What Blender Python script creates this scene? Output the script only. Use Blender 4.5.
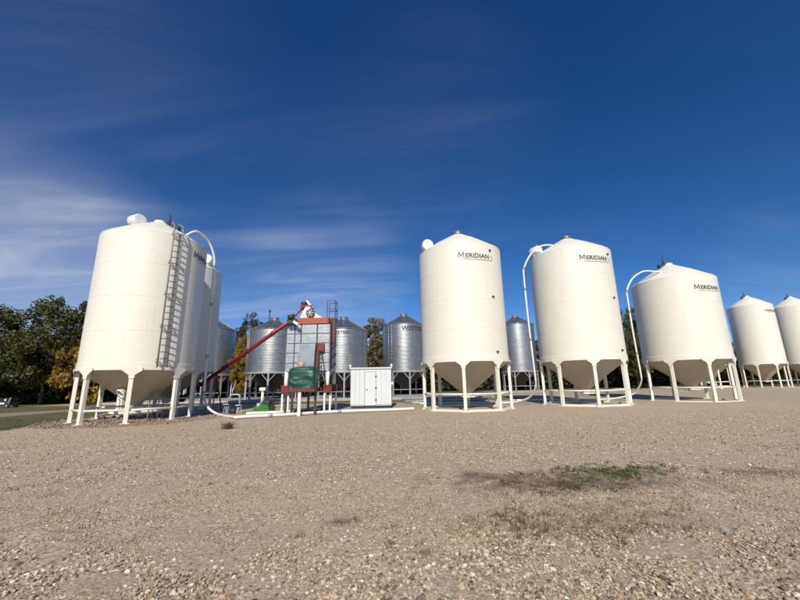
import bpy, bmesh, math, random
import numpy as np
from mathutils import Vector, Matrix, noise

# ------------------------------------------------------------------ clean start
for o in list(bpy.data.objects):
    bpy.data.objects.remove(o)
scene = bpy.context.scene
C = scene.collection
R_ = math.radians
rnd = random.Random(7)
nrng = np.random.default_rng(11)

# ------------------------------------------------------------------ camera
F_PX, PITCH, ROLL, CAM_H = 363.1, R_(12.85), R_(-1.076), 1.484
fw = Vector((0, math.cos(PITCH), math.sin(PITCH)))
up = Vector((0, -math.sin(PITCH), math.cos(PITCH)))
rt = Vector((1, 0, 0))
cx = rt * math.cos(ROLL) + up * math.sin(ROLL)
cy = -rt * math.sin(ROLL) + up * math.cos(ROLL)
cz = -fw
cd = bpy.data.cameras.new('camera')
cam = bpy.data.objects.new('camera', cd)
C.objects.link(cam)
cam.matrix_world = Matrix(((cx.x, cy.x, cz.x, 0), (cx.y, cy.y, cz.y, 0), (cx.z, cy.z, cz.z, CAM_H), (0, 0, 0, 1)))
cd.sensor_width = 36
cd.lens = F_PX / 800 * 36
cd.clip_start = 0.1
cd.clip_end = 6000
scene.camera = cam


def ray(px, py):
    """photo pixel (800x600) -> world direction"""
    a, b = px - 400, py - 300
    return cx * (a / F_PX) - cy * (b / F_PX) + fw


def gnd(px, py, z=0.0):
    d = ray(px, py)
    t = (z - CAM_H) / d.z
    return Vector((d.x * t, d.y * t, z))


def at_y(px, py, Y):
    d = ray(px, py)
    t = Y / d.y
    return Vector((d.x * t, Y, d.z * t + CAM_H))


# ------------------------------------------------------------------ world, sun, exposure
SUN_EL, SUN_AZ = R_(36), R_(-3)           # azimuth from -Y towards +X
sun_dir = Vector((math.sin(SUN_AZ) * math.cos(SUN_EL), -math.cos(SUN_AZ) * math.cos(SUN_EL), math.sin(SUN_EL)))
world = bpy.data.worlds.new('World')
scene.world = world
world.use_nodes = True
wt = world.node_tree
wt.nodes.clear()


def N(tree, typ, **kw):
    n = tree.nodes.new(typ)
    for k, v in kw.items():
        if k == 'ins':
            for kk, vv in v.items():
                n.inputs[kk].default_value = vv
        else:
            setattr(n, k, v)
    return n


def math_node(tree, op, a, b=None, clamp=False):
    n = tree.nodes.new('ShaderNodeMath')
    n.operation = op
    n.use_clamp = clamp
    for i, v in enumerate((a, b)):
        if v is None:
            continue
        if isinstance(v, (int, float)):
            n.inputs[i].default_value = v
        else:
            tree.links.new(v, n.inputs[i])
    return n.outputs[0]


def ramp(tree, fac, stops, interp='LINEAR'):
    n = tree.nodes.new('ShaderNodeValToRGB')
    n.color_ramp.interpolation = interp
    els = n.color_ramp.elements
    while len(els) < len(stops):
        els.new(0.5)
    for e, (p, c) in zip(els, stops):
        e.position = p
        e.color = (c[0], c[1], c[2], 1) if len(c) == 3 else c
    tree.links.new(fac, n.inputs[0])
    return n.outputs[0]


def mixcol(tree, fac, a, b, mode='MIX'):
    n = tree.nodes.new('ShaderNodeMix')
    n.data_type = 'RGBA'
    n.blend_type = mode
    for sock, v in ((n.inputs[0], fac), (n.inputs[6], a), (n.inputs[7], b)):
        if isinstance(v, (int, float)):
            sock.default_value = v
        elif isinstance(v, tuple):
            sock.default_value = (v[0], v[1], v[2], 1)
        else:
            tree.links.new(v, sock)
    return n.outputs[2]


sky = N(wt, 'ShaderNodeTexSky', sky_type='NISHITA', sun_disc=False, sun_elevation=SUN_EL,
        sun_rotation=math.atan2(sun_dir.x, sun_dir.y) % (2 * math.pi), altitude=600, air_density=0.78,
        dust_density=0.25, ozone_density=4.0)
tc = N(wt, 'ShaderNodeTexCoord')
sep = N(wt, 'ShaderNodeSeparateXYZ')
wt.links.new(tc.outputs['Generated'], sep.inputs[0])
# cirrus on a plane high above: direction divided by its height
den = math_node(wt, 'ADD', math_node(wt, 'MAXIMUM', sep.outputs[2], 0.0), 0.12)
u_ = math_node(wt, 'DIVIDE', sep.outputs[0], den)
v_ = math_node(wt, 'DIVIDE', sep.outputs[1], den)
comb = N(wt, 'ShaderNodeCombineXYZ')
wt.links.new(u_, comb.inputs[0])
wt.links.new(v_, comb.inputs[1])
mp = N(wt, 'ShaderNodeMapping', ins={'Rotation': (0, 0, R_(28)), 'Scale': (0.55, 1.9, 1), 'Location': (1.3, 0.4, 0)})
wt.links.new(comb.outputs[0], mp.inputs[0])
nz = N(wt, 'ShaderNodeTexNoise', ins={'Scale': 1.25, 'Detail': 9, 'Roughness': 0.58, 'Distortion': 0.7})
wt.links.new(mp.outputs[0], nz.inputs[0])
nz2 = N(wt, 'ShaderNodeTexNoise', ins={'Scale': 0.42, 'Detail': 3, 'Roughness': 0.5})
mp2 = N(wt, 'ShaderNodeMapping', ins={'Location': (4.2, 1.7, 0)})
wt.links.new(comb.outputs[0], mp2.inputs[0])
wt.links.new(mp2.outputs[0], nz2.inputs[0])
streak = ramp(wt, nz.outputs[0], [(0.40, (0, 0, 0)), (0.78, (1, 1, 1))], 'EASE')
big = ramp(wt, nz2.outputs[0], [(0.40, (0.03,) * 3), (0.72, (1, 1, 1))], 'EASE')


def cloud_bank(vec, inner, outer):
    dn = N(wt, 'ShaderNodeVectorMath', operation='DOT_PRODUCT')
    wt.links.new(tc.outputs['Generated'], dn.inputs[0])
    dn.inputs[1].default_value = Vector(vec).normalized()
    return ramp(wt, dn.outputs['Value'], [(math.cos(R_(outer)), (0, 0, 0)), (math.cos(R_(inner)), (1, 1, 1))], 'EASE')


banks = None
for (px, py), i_, o_, w_ in (((0, 310), 1, 19, 0.75), ((70, 335), 1, 22, 0.7), ((325, 292), 1, 17, 0.62), ((260, 300), 1, 16, 0.42),
                             ((120, 85), 2, 26, 0.15), ((420, 150), 2, 22, 0.14), ((20, 60), 2, 18, 0.12),
                             ((770, 275), 1, 9, 0.22)):
    b_ = math_node(wt, 'MULTIPLY', cloud_bank(ray(px, py), i_, o_), w_)
    banks = b_ if banks is None else math_node(wt, 'ADD', banks, b_)
cov = math_node(wt, 'ADD', math_node(wt, 'MULTIPLY', big, 0.05), banks, clamp=True)
haze_low = math_node(wt, 'MULTIPLY', cloud_bank(ray(-20, 330), 3, 24), 0.22)
cl_amt = math_node(wt, 'ADD', haze_low, math_node(wt, 'MULTIPLY', math_node(wt, 'MULTIPLY', math_node(wt, 'ADD', math_node(wt, 'MULTIPLY', streak, 0.74), 0.18), cov), 0.58), clamp=True)
hs = N(wt, 'ShaderNodeHueSaturation', ins={'Hue': 0.507, 'Saturation': 1.27, 'Value': 1.32})
wt.links.new(sky.outputs[0], hs.inputs['Color'])
cloudy = mixcol(wt, cl_amt, hs.outputs[0], (7.6, 8.4, 9.8))
bg = N(wt, 'ShaderNodeBackground', ins={'Strength': 0.075})
wt.links.new(cloudy, bg.inputs[0])
wo = N(wt, 'ShaderNodeOutputWorld')
wt.links.new(bg.outputs[0], wo.inputs[0])

sl = bpy.data.lights.new('sun', 'SUN')
sl.energy = 4.5
sl.angle = R_(0.53)
sl.color = (1.0, 0.925, 0.79)
so = bpy.data.objects.new('sun', sl)
so.rotation_euler = sun_dir.to_track_quat('Z', 'Y').to_euler()
so.location = sun_dir * 60
C.objects.link(so)

scene.view_settings.view_transform = 'Standard'
scene.view_settings.look = 'None'
scene.view_settings.exposure = 0.0
scene.view_settings.gamma = 1.0
scene.view_settings.use_curve_mapping = False

# ------------------------------------------------------------------ materials
MATS = {}


def mat(name):
    m = bpy.data.materials.new(name)
    m.use_nodes = True
    t = m.node_tree
    b = t.nodes['Principled BSDF']
    MATS[name] = m
    return m, t, b


def obj_coord(t):
    return t.nodes.new('ShaderNodeTexCoord').outputs['Object']


def world_pos(t):
    return t.nodes.new('ShaderNodeNewGeometry').outputs['Position']


def tex_noise(t, vec, scale, detail=4, rough=0.55, dist=0.0, out=0):
    n = N(t, 'ShaderNodeTexNoise', ins={'Scale': scale, 'Detail': detail, 'Roughness': rough, 'Distortion': dist})
    t.links.new(vec, n.inputs[0])
    return n.outputs[out]


def scaled(t, vec, s):
    n = N(t, 'ShaderNodeMapping', ins={'Scale': s})
    t.links.new(vec, n.inputs[0])
    return n.outputs[0]


def bump(t, h, strength, dist=0.02, normal=None):
    n = N(t, 'ShaderNodeBump', ins={'Strength': strength, 'Distance': dist})
    t.links.new(h, n.inputs['Height'])
    if normal is not None:
        t.links.new(normal, n.inputs['Normal'])
    return n.outputs[0]


def paint(name, col, rough=0.4, var=0.12, dirt=(0.35, 0.29, 0.22), dirt_amt=0.25, scale=1.5, metallic=0.0, streak=True):
    """sprayed steel: colour drift, thin vertical grime streaks, faint surface waves"""
    m, t, b = mat(name)
    p = world_pos(t)
    n1 = tex_noise(t, p, scale, 5)
    base = mixcol(t, n1, tuple(c * (1 - var) for c in col), tuple(min(1, c * (1 + var * 0.4)) for c in col))
    if dirt_amt:
        n2 = tex_noise(t, scaled(t, p, (4.5, 4.5, 0.25) if streak else (3, 3, 3)), 1.6, 6, 0.65)
        f = ramp(t, n2, [(0.55, (0, 0, 0)), (0.85, (dirt_amt,) * 3)])
        base = mixcol(t, f, base, dirt)
    t.links.new(base, b.inputs['Base Color'])
    rr = ramp(t, tex_noise(t, p, 3.0, 4), [(0.3, (rough * 0.8,) * 3), (0.7, (min(1, rough * 1.25),) * 3)])
    t.links.new(rr, b.inputs['Roughness'])
    b.inputs['Metallic'].default_value = metallic
    t.links.new(bump(t, tex_noise(t, p, 1.3, 2), 0.12, 0.03), b.inputs['Normal'])
    return m


paint('white_bin', (0.775, 0.755, 0.665), 0.42, 0.06, (0.46, 0.37, 0.26), 0.24)
paint('white_pipe', (0.80, 0.79, 0.76), 0.38, 0.06, dirt_amt=0.2)
paint('white_shed', (0.64, 0.665, 0.685), 0.45, 0.04, dirt_amt=0.08)
paint('shed_trim', (0.36, 0.37, 0.39), 0.5, 0.05, dirt_amt=0.1)
paint('red_paint', (0.20, 0.026, 0.022), 0.45, 0.2, (0.12, 0.05, 0.04), 0.4, 3)
paint('orange_red', (0.38, 0.085, 0.042), 0.5, 0.2, (0.3, 0.1, 0.06), 0.4, 3)
paint('auger_red', (0.18, 0.010, 0.020), 0.38, 0.15, (0.15, 0.06, 0.05), 0.25, 2)
paint('green_paint', (0.02, 0.22, 0.035), 0.4, 0.15, dirt_amt=0.25)
paint('dark_green', (0.03, 0.06, 0.04), 0.5, 0.15, dirt_amt=0.2)
paint('dark_metal', (0.045, 0.045, 0.05), 0.5, 0.2, dirt_amt=0.25)
paint('black_rubber', (0.02, 0.02, 0.02), 0.8, 0.2, dirt_amt=0.2)
paint('ladder_steel', (0.27, 0.265, 0.26), 0.55, 0.15, dirt_amt=0.2, metallic=0.3)
paint('letter_grey', (0.065, 0.065, 0.07), 0.5, 0.1, dirt_amt=0)
paint('letter_faded', (0.10, 0.11, 0.13), 0.6, 0.2, dirt_amt=0)
paint('tan_cap', (0.55, 0.32, 0.2), 0.5, 0.1, dirt_amt=0.2)
paint('galv_leg', (0.42, 0.44, 0.46), 0.45, 0.12, (0.3, 0.27, 0.24), 0.2, metallic=0.45)
paint('galv_cap', (0.40, 0.41, 0.42), 0.42, 0.15, dirt_amt=0.2, metallic=0.6)
paint('old_wood', (0.36, 0.30, 0.23), 0.85, 0.25, dirt_amt=0.3)
paint('smooth_grey', (0.36, 0.39, 0.43), 0.35, 0.08, dirt_amt=0.1, metallic=0.5)


def galv(name, col, rough, corr, spangle=0.25, metallic=0.85):
    m, t, b = mat(name)
    p = world_pos(t)
    n = tex_noise(t, scaled(t, p, (1, 1, 2.2)), 2.2, 6, 0.6)
    v = N(t, 'ShaderNodeTexVoronoi', ins={'Scale': 14})
    t.links.new(p, v.inputs[0])
    c1 = mixcol(t, n, tuple(c * (1 - spangle) for c in col), tuple(min(1, c * (1 + spangle * .5)) for c in col))
    c2 = mixcol(t, 0.10, c1, v.outputs['Color'], 'OVERLAY')
    grime = ramp(t, tex_noise(t, scaled(t, p, (5, 5, 0.3)), 1.2, 6, 0.65), [(0.55, (0, 0, 0)), (0.9, (0.22,) * 3)])
    c3 = mixcol(t, grime, c2, (0.28, 0.27, 0.25))
    t.links.new(c3, b.inputs['Base Color'])
    b.inputs['Metallic'].default_value = metallic
    t.links.new(ramp(t, n, [(0.3, (rough * .85,) * 3), (0.75, (rough * 1.3,) * 3)]), b.inputs['Roughness'])
    nrm = bump(t, tex_noise(t, p, 0.9, 3), 0.25, 0.06)
    if corr:
        w = N(t, 'ShaderNodeTexWave', wave_type='BANDS', bands_direction='Z', wave_profile='SIN', ins={'Scale': corr, 'Distortion': 0.0})
        t.links.new(p, w.inputs[0])
        nrm = bump(t, w.outputs[1], 0.45, 0.012, nrm)
    t.links.new(nrm, b.inputs['Normal'])
    return m


galv('galv_corrugated', (0.40, 0.42, 0.425), 0.38, 3.0, 0.15)
galv('galv_roof', (0.33, 0.355, 0.375), 0.42, 0)
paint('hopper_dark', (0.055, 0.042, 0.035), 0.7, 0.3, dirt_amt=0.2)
paint('hopper_tan', (0.47, 0.425, 0.335), 0.55, 0.12, (0.33, 0.26, 0.18), 0.4)  # hopper cones and manhole disc: tan, darker than the bin walls
galv('dryer_panel', (0.42, 0.455, 0.48), 0.42, 0, 0.25, 0.6)


def gravel_colour(t, p):
    """stones of several sizes, sandy fines, wheel lanes and stained patches"""
    v1 = N(t, 'ShaderNodeTexVoronoi', ins={'Scale': 30, 'Randomness': 1.0})
    t.links.new(p, v1.inputs[0])
    v2 = N(t, 'ShaderNodeTexVoronoi', ins={'Scale': 62})
    t.links.new(p, v2.inputs[0])
    s1 = N(t, 'ShaderNodeSeparateColor')
    t.links.new(v1.outputs['Color'], s1.inputs[0])
    s2 = N(t, 'ShaderNodeSeparateColor')
    t.links.new(v2.outputs['Color'], s2.inputs[0])
    stops = [(0.0, (0.17, 0.125, 0.08)), (0.2, (0.32, 0.26, 0.175)), (0.5, (0.46, 0.385, 0.275)), (0.72, (0.53, 0.45, 0.335)), (0.9, (0.62, 0.54, 0.42)), (1.0, (0.72, 0.66, 0.55))]
    big = ramp(t, s1.outputs[0], stops)
    small = ramp(t, s2.outputs[1], [(q, tuple(x * .92 for x in c)) for q, c in stops])
    pick = ramp(t, tex_noise(t, p, 1.4, 5, 0.6), [(0.42, (0, 0, 0)), (0.58, (1, 1, 1))])
    stone = mixcol(t, pick, small, big)
    fines = mixcol(t, ramp(t, tex_noise(t, p, 16, 6, 0.75), [(0.3, (0, 0, 0)), (0.7, (1, 1, 1))]), (0.36, 0.295, 0.205), (0.54, 0.455, 0.335))
    lanes = tex_noise(t, scaled(t, p, (0.10, 0.75, 1)), 1.0, 5, 0.55, 0.4)
    fine_amt = ramp(t, lanes, [(0.42, (0.08,) * 3), (0.62, (0.5,) * 3)])
    col = mixcol(t, fine_amt, stone, fines)
    tint = tex_noise(t, p, 0.33, 5, 0.6)
    col = mixcol(t, ramp(t, tint, [(0.4, (0, 0, 0)), (0.75, (0.45,) * 3)]), col, (0.40, 0.325, 0.225))
    h = math_node(t, 'SUBTRACT', 1.0, v1.outputs['Distance'])
    h2 = math_node(t, 'ADD', math_node(t, 'MULTIPLY', h, 1.0), math_node(t, 'MULTIPLY', v2.outputs['Distance'], -0.6))
    return col, h2


m, t, b = mat('gravel')
p = world_pos(t)
col, h = gravel_colour(t, p)


def ground_spot(t, p, centre, size, lo, hi, seed=0.0, nscale=2.2, amt=0.75):
    """ragged patch round a ground point"""
    mpn = N(t, 'ShaderNodeMapping', vector_type='TEXTURE', ins={'Location': (centre[0], centre[1], 0), 'Scale': (size[0], size[1], 1)})
    t.links.new(p, mpn.inputs[0])
    ln = N(t, 'ShaderNodeVectorMath', operation='LENGTH')
    t.links.new(mpn.outputs[0], ln.inputs[0])
    nn = tex_noise(t, p, nscale, 7, 0.68)
    f = math_node(t, 'ADD', math_node(t, 'SUBTRACT', 1.0, ln.outputs['Value']), math_node(t, 'MULTIPLY', math_node(t, 'SUBTRACT', nn, 0.5), amt * 3))
    return ramp(t, f, [(lo, (0, 0, 0)), (hi, (1, 1, 1))])


spot_c = gnd(575, 480)
SPOTS = (((565, 481), (2.7, 0.85), 0.15, 0.95, (0.10, 0.075, 0.05), 0.8),
         ((495, 476), (1.0, 0.55), 0.15, 0.85, (0.10, 0.075, 0.05), 0.7),
         ((780, 473), (1.3, 0.5), 0.3, 0.8, (0.12, 0.095, 0.062), 0.7),
         ((590, 520), (2.0, 0.8), 0.2, 1.1, (0.22, 0.175, 0.115), 0.35),
         ((347, 522), (0.3, 0.16), 0.2, 0.7, (0.16, 0.10, 0.07), 0.6),
         ((70, 533), (0.4, 0.12), 0.3, 0.8, (0.15, 0.10, 0.07), 0.6))
for (cpx, size, lo, hi, colr, k) in SPOTS:
    g0 = gnd(*cpx)
    f = ground_spot(t, p, (g0.x, g0.y), size, lo, hi)
    col = mixcol(t, math_node(t, 'MULTIPLY', f, k), col, colr)
col = mixcol(t, 1.0, col, (1.06, 1.025, 0.965), 'MULTIPLY')
t.links.new(col, b.inputs['Base Color'])
b.inputs['Roughness'].default_value = 0.9
t.links.new(bump(t, h, 0.22, 0.015, bump(t, tex_noise(t, p, 11, 8, 0.75), 0.6, 0.035)), b.inputs['Normal'])

m, t, b = mat('pebble')
g = t.nodes.new('ShaderNodeNewGeometry')
c = ramp(t, g.outputs['Random Per Island'],
         [(0.0, (0.10, 0.075, 0.055)), (0.14, (0.24, 0.18, 0.12)), (0.30, (0.38, 0.30, 0.205)), (0.45, (0.47, 0.385, 0.275)), (0.52, (0.33, 0.32, 0.31)),
          (0.62, (0.50, 0.42, 0.31)), (0.70, (0.46, 0.33, 0.22)), (0.82, (0.56, 0.48, 0.365)), (0.93, (0.62, 0.56, 0.45)), (1.0, (0.78, 0.74, 0.65))])
c = mixcol(t, 0.25, c, tex_noise(t, g.outputs['Position'], 70, 4, 0.6, out=1), 'OVERLAY')
c = mixcol(t, 1.0, c, (1.02, 0.98, 0.92), 'MULTIPLY')
for cpx, size, lo, hi, colr, k in SPOTS[:4]:                 # stones in the weedy patches are caked with the same dirt
    g0 = gnd(*cpx)
    f = ground_spot(t, g.outputs['Position'], (g0.x, g0.y), size, lo, hi)
    c = mixcol(t, math_node(t, 'MULTIPLY', f, k * 0.85), c, tuple(x * 1.25 for x in colr))
t.links.new(c, b.inputs['Base Color'])
b.inputs['Roughness'].default_value = 0.8
t.links.new(bump(t, tex_noise(t, g.outputs['Position'], 120, 3), 0.3, 0.004), b.inputs['Normal'])


def earth(name, cols, scale, rough=0.95, bscale=12, bstr=0.6):
    m, t, b = mat(name)
    p = world_pos(t)
    n = tex_noise(t, p, scale, 7, 0.65)
    c = ramp(t, n, [(0.28 + 0.44 * i / (len(cols) - 1), cc) for i, cc in enumerate(cols)])
    n2 = tex_noise(t, p, scale * 9, 4, 0.7)
    c = mixcol(t, 0.5, c, mixcol(t, n2, tuple(x * .5 for x in cols[0]), tuple(min(1, x * 1.4) for x in cols[-1])))
    t.links.new(c, b.inputs['Base Color'])
    b.inputs['Roughness'].default_value = rough
    t.links.new(bump(t, tex_noise(t, p, bscale, 6, 0.7), bstr, 0.05), b.inputs['Normal'])
    return m


earth('soil', [(0.16, 0.11, 0.078), (0.29, 0.215, 0.155), (0.42, 0.335, 0.25)], 2.5)
earth('lawn', [(0.055, 0.068, 0.022), (0.095, 0.10, 0.036), (0.16, 0.14, 0.06)], 0.7)
earth('dry_lawn', [(0.11, 0.10, 0.05), (0.17, 0.14, 0.08), (0.23, 0.185, 0.11)], 0.6)
earth('dirt_track', [(0.22, 0.18, 0.13), (0.29, 0.24, 0.18), (0.34, 0.29, 0.22)], 0.8)
earth('concrete', [(0.30, 0.27, 0.23), (0.38, 0.35, 0.31), (0.46, 0.43, 0.39)], 0.9, 0.85, 20, 0.25)


def leafmat(name, stops, trans=0.35):
    m, t, b = mat(name)
    g = t.nodes.new('ShaderNodeNewGeometry')
    c = ramp(t, g.outputs['Random Per Island'], stops)
    big = tex_noise(t, g.outputs['Position'], 0.55, 3)
    c = mixcol(t, ramp(t, big, [(0.35, (0.0,) * 3), (0.7, (0.5,) * 3)]), c, stops[-1][1])
    t.links.new(c, b.inputs['Base Color'])
    b.inputs['Roughness'].default_value = 0.6
    tr = t.nodes.new('ShaderNodeBsdfTranslucent')
    t.links.new(c, tr.inputs[0])
    mx = t.nodes.new('ShaderNodeMixShader')
    mx.inputs[0].default_value = trans
    t.links.new(b.outputs[0], mx.inputs[1])
    t.links.new(tr.outputs[0], mx.inputs[2])
    t.links.new(mx.outputs[0], t.nodes['Material Output'].inputs[0])


leafmat('leaf_green', [(0, (0.042, 0.054, 0.018)), (0.5, (0.082, 0.096, 0.028)), (1, (0.15, 0.145, 0.042))])
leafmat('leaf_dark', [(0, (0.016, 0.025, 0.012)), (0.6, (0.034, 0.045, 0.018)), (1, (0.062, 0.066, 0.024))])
leafmat('leaf_yellow', [(0, (0.17, 0.115, 0.014)), (0.5, (0.30, 0.20, 0.024)), (1, (0.42, 0.28, 0.042))])
leafmat('leaf_rust', [(0, (0.030, 0.034, 0.012)), (0.5, (0.062, 0.052, 0.016)), (1, (0.12, 0.078, 0.022))])
leafmat('leaf_olive', [(0, (0.085, 0.075, 0.018)), (0.5, (0.155, 0.122, 0.027)), (1, (0.25, 0.18, 0.038))])
leafmat('grass_dry', [(0, (0.12, 0.09, 0.045)), (0.5, (0.22, 0.17, 0.085)), (1, (0.34, 0.27, 0.14))], 0.25)
leafmat('grass_green', [(0, (0.05, 0.075, 0.018)), (0.5, (0.085, 0.12, 0.03)), (1, (0.15, 0.16, 0.05))], 0.25)
leafmat('weed_brown', [(0, (0.05, 0.035, 0.02)), (0.5, (0.09, 0.07, 0.035)), (1, (0.15, 0.12, 0.06))], 0.2)
earth('bark', [(0.05, 0.038, 0.028), (0.09, 0.07, 0.055), (0.15, 0.125, 0.10)], 4, 0.9, 25, 0.8)

m, t, b = mat('tarp')
p = world_pos(t)
t.links.new(mixcol(t, tex_noise(t, p, 3, 4), (0.002, 0.040, 0.026), (0.005, 0.075, 0.050)), b.inputs['Base Color'])
b.inputs['Roughness'].default_value = 0.45
t.links.new(bump(t, tex_noise(t, scaled(t, p, (1.0, 1.0, 1.6)), 2.4, 2, 0.45, 0.6), 0.5, 0.06), b.inputs['Normal'])

m, t, b = mat('window_glass')
b.inputs['Base Color'].default_value = (0.02, 0.025, 0.03, 1)
b.inputs['Roughness'].default_value = 0.08


# ------------------------------------------------------------------ mesh building
class MB:
    def __init__(self):
        self.v, self.f, self.sm = [], [], []

    def add(self, vs, fs, smooth=False):
        o = len(self.v)
        self.v += [tuple(x) for x in vs]
        self.f += [tuple(i + o for i in f) for f in fs]
        self.sm += [smooth] * len(fs)
        return self

    def box(self, lo, hi, bev=0.0):
        x0, y0, z0 = lo
        x1, y1, z1 = hi
        if not bev:
            return self.add([(x0, y0, z0), (x1, y0, z0), (x1, y1, z0), (x0, y1, z0), (x0, y0, z1), (x1, y0, z1), (x1, y1, z1), (x0, y1, z1)],
                            [(3, 2, 1, 0), (4, 5, 6, 7), (0, 1, 5, 4), (1, 2, 6, 5), (2, 3, 7, 6), (3, 0, 4, 7)])
        bm = bmesh.new()
        bmesh.ops.create_cube(bm, size=1)
        for vv in bm.verts:
            vv.co = ((x0 + x1) / 2 + vv.co.x * (x1 - x0), (y0 + y1) / 2 + vv.co.y * (y1 - y0), (z0 + z1) / 2 + vv.co.z * (z1 - z0))
        bmesh.ops.bevel(bm, geom=bm.edges[:], offset=bev, segments=2, affect='EDGES', profile=0.6)
        bm.verts.index_update()
        self.add([vv.co[:] for vv in bm.verts], [[x.index for x in f.verts] for f in bm.faces], False)
        bm.free()
        return self

    def bar(self, a, b, w, h, upv=(0, 0, 1)):
        """rectangular bar from a to b"""
        a, b = Vector(a), Vector(b)
        d = (b - a).normalized()
        s = d.cross(Vector(upv))
        if s.length < 1e-4:
            s = d.cross(Vector((1, 0, 0)))
        s.normalize()
        n = s.cross(d).normalized()
        vs = []
        for q in (a, b):
            for i, j in ((-1, -1), (1, -1), (1, 1), (-1, 1)):
                vs.append(q + s * (i * w / 2) + n * (j * h / 2))
        return self.add(vs, [(0, 1, 2, 3), (7, 6, 5, 4), (4, 5, 1, 0), (5, 6, 2, 1), (6, 7, 3, 2), (7, 4, 0, 3)])

    def tube(self, pts, rad, seg=12, caps=True, smooth=True):
        pts = [Vector(q) for q in pts]
        n = len(pts)
        if isinstance(rad, (int, float)):
            rad = [rad] * n
        ref = None
        vs, fs = [], []
        for i, q in enumerate(pts):
            d = (pts[min(i + 1, n - 1)] - pts[max(i - 1, 0)]).normalized()
            if ref is None:
                ref = d.orthogonal().normalized()
            ref = (ref - d * ref.dot(d)).normalized()
            s = d.cross(ref)
            for k in range(seg):
                a = 2 * math.pi * k / seg
                vs.append(q + ref * (math.cos(a) * rad[i]) + s * (math.sin(a) * rad[i]))
        for i in range(n - 1):
            for k in range(seg):
                k2 = (k + 1) % seg
                fs.append((i * seg + k, i * seg + k2, (i + 1) * seg + k2, (i + 1) * seg + k))
        self.add(vs, fs, smooth)
        if caps:
            o = len(self.v) - len(vs)
            self.f += [tuple(o + k for k in reversed(range(seg))), tuple(o + (n - 1) * seg + k for k in range(seg))]
            self.sm += [False, False]
        return self

    def lathe(self, prof, seg=64, centre=(0, 0, 0), smooth=True, a0=0.0, a1=2 * math.pi, sharp=True):
        if sharp:
            for i in range(len(prof) - 1):
                self.lathe(prof[i:i + 2], seg, centre, smooth, a0, a1, False)
            return self
        full = abs(a1 - a0 - 2 * math.pi) < 1e-6
        ns = seg if full else seg + 1
        vs, fs = [], []
        for (r, z) in prof:
            for k in range(ns):
                a = a0 + (a1 - a0) * k / seg
                vs.append((centre[0] + r * math.sin(a), centre[1] - r * math.cos(a), centre[2] + z))
        for i in range(len(prof) - 1):
            for k in range(seg):
                k2 = (k + 1) % ns
                fs.append((i * ns + k, i * ns + k2, (i + 1) * ns + k2, (i + 1) * ns + k))
        return self.add(vs, fs, smooth)

    def prism(self, outline, axis_from, axis_to):
        """polygon (list of 3D points) swept by axis_to-axis_from"""
        d = Vector(axis_to) - Vector(axis_from)
        n = len(outline)
        vs = [Vector(q) for q in outline] + [Vector(q) + d for q in outline]
        fs = [tuple(reversed(range(n))), tuple(range(n, 2 * n))]
        for i in range(n):
            j = (i + 1) % n
            fs.append((i, j, n + j, n + i))
        return self.add(vs, fs)

    def mesh(self, name, material):
        me = bpy.data.meshes.new(name)
        me.from_pydata(self.v, [], self.f)
        me.polygons.foreach_set('use_smooth', self.sm)
        me.materials.append(MATS[material])
        me.update()
        return me


def obj(name, me, parent=None, loc=(0, 0, 0), rot=(0, 0, 0), label=None):
    o = bpy.data.objects.new(name, me)
    C.objects.link(o)
    o.location = loc
    o.rotation_euler = rot
    if parent is not None:
        o.parent = parent
    if label:
        o['label'] = label
    return o


def thing(name, loc, label, cat, group=None, rotz=0.0):
    o = bpy.data.objects.new(name, None)
    o.empty_display_size = 0.3
    C.objects.link(o)
    o.location = loc
    o.rotation_euler = (0, 0, rotz)
    return tag(o, label, cat, group)


def tag(o, label, cat, group=None):
    o['label'] = label
    o['category'] = cat
    if group:
        o['group'] = group
    return o


def structure(o):
    o['kind'] = 'structure'
    return o


def np_mesh(name, verts, faces, material, smooth=False):
    """fast mesh from arrays; faces (n,3) or (n,4)"""
    k = faces.shape[1]
    me = bpy.data.meshes.new(name)
    me.vertices.add(len(verts))
    me.vertices.foreach_set('co', verts.astype(np.float32).ravel())
    me.loops.add(faces.size)
    me.loops.foreach_set('vertex_index', faces.astype(np.int32).ravel())
    me.polygons.add(len(faces))
    me.polygons.foreach_set('loop_start', np.arange(0, faces.size, k, dtype=np.int32))
    me.polygons.foreach_set('loop_total', np.full(len(faces), k, dtype=np.int32))
    me.polygons.foreach_set('use_smooth', np.full(len(faces), smooth, dtype=bool))
    me.materials.append(MATS[material])
    me.update(calc_edges=True)
    return me


# ------------------------------------------------------------------ ground
def gh(x, y):
    """gentle relief of the yard near the camera, flat under the bins"""
    fade = max(0.0, min(1.0, (14.0 - y) / 5.0)) * max(0.0, min(1.0, (15 - abs(x)) / 4.0))
    if fade <= 0:
        return 0.0
    return fade * (0.045 * noise.noise((x * 0.35, y * 0.6, 1.3)) + 0.018 * noise.noise((x * 1.4, y * 1.9, 4.0)) + 0.008 * noise.noise((x * 5, y * 5, 9.0)))


def graded(n, near, far):
    tt = np.linspace(-1, 1, n)
    k = 6.2
    s = np.sinh(k * tt) / np.sinh(k)
    return s * far


gx = graded(241, 0, 2500.0)
gy = graded(241, 0, 2500.0) + 5.0
GV = np.array([(x, y, gh(x, y)) for y in gy for x in gx])
ii = np.arange(240)
a = (ii[:, None] * 241 + ii[None, :]).ravel()
GF = np.stack([a, a + 1, a + 242, a + 241], 1)
structure(obj('ground', np_mesh('ground', GV, GF, 'gravel', True)))


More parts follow.
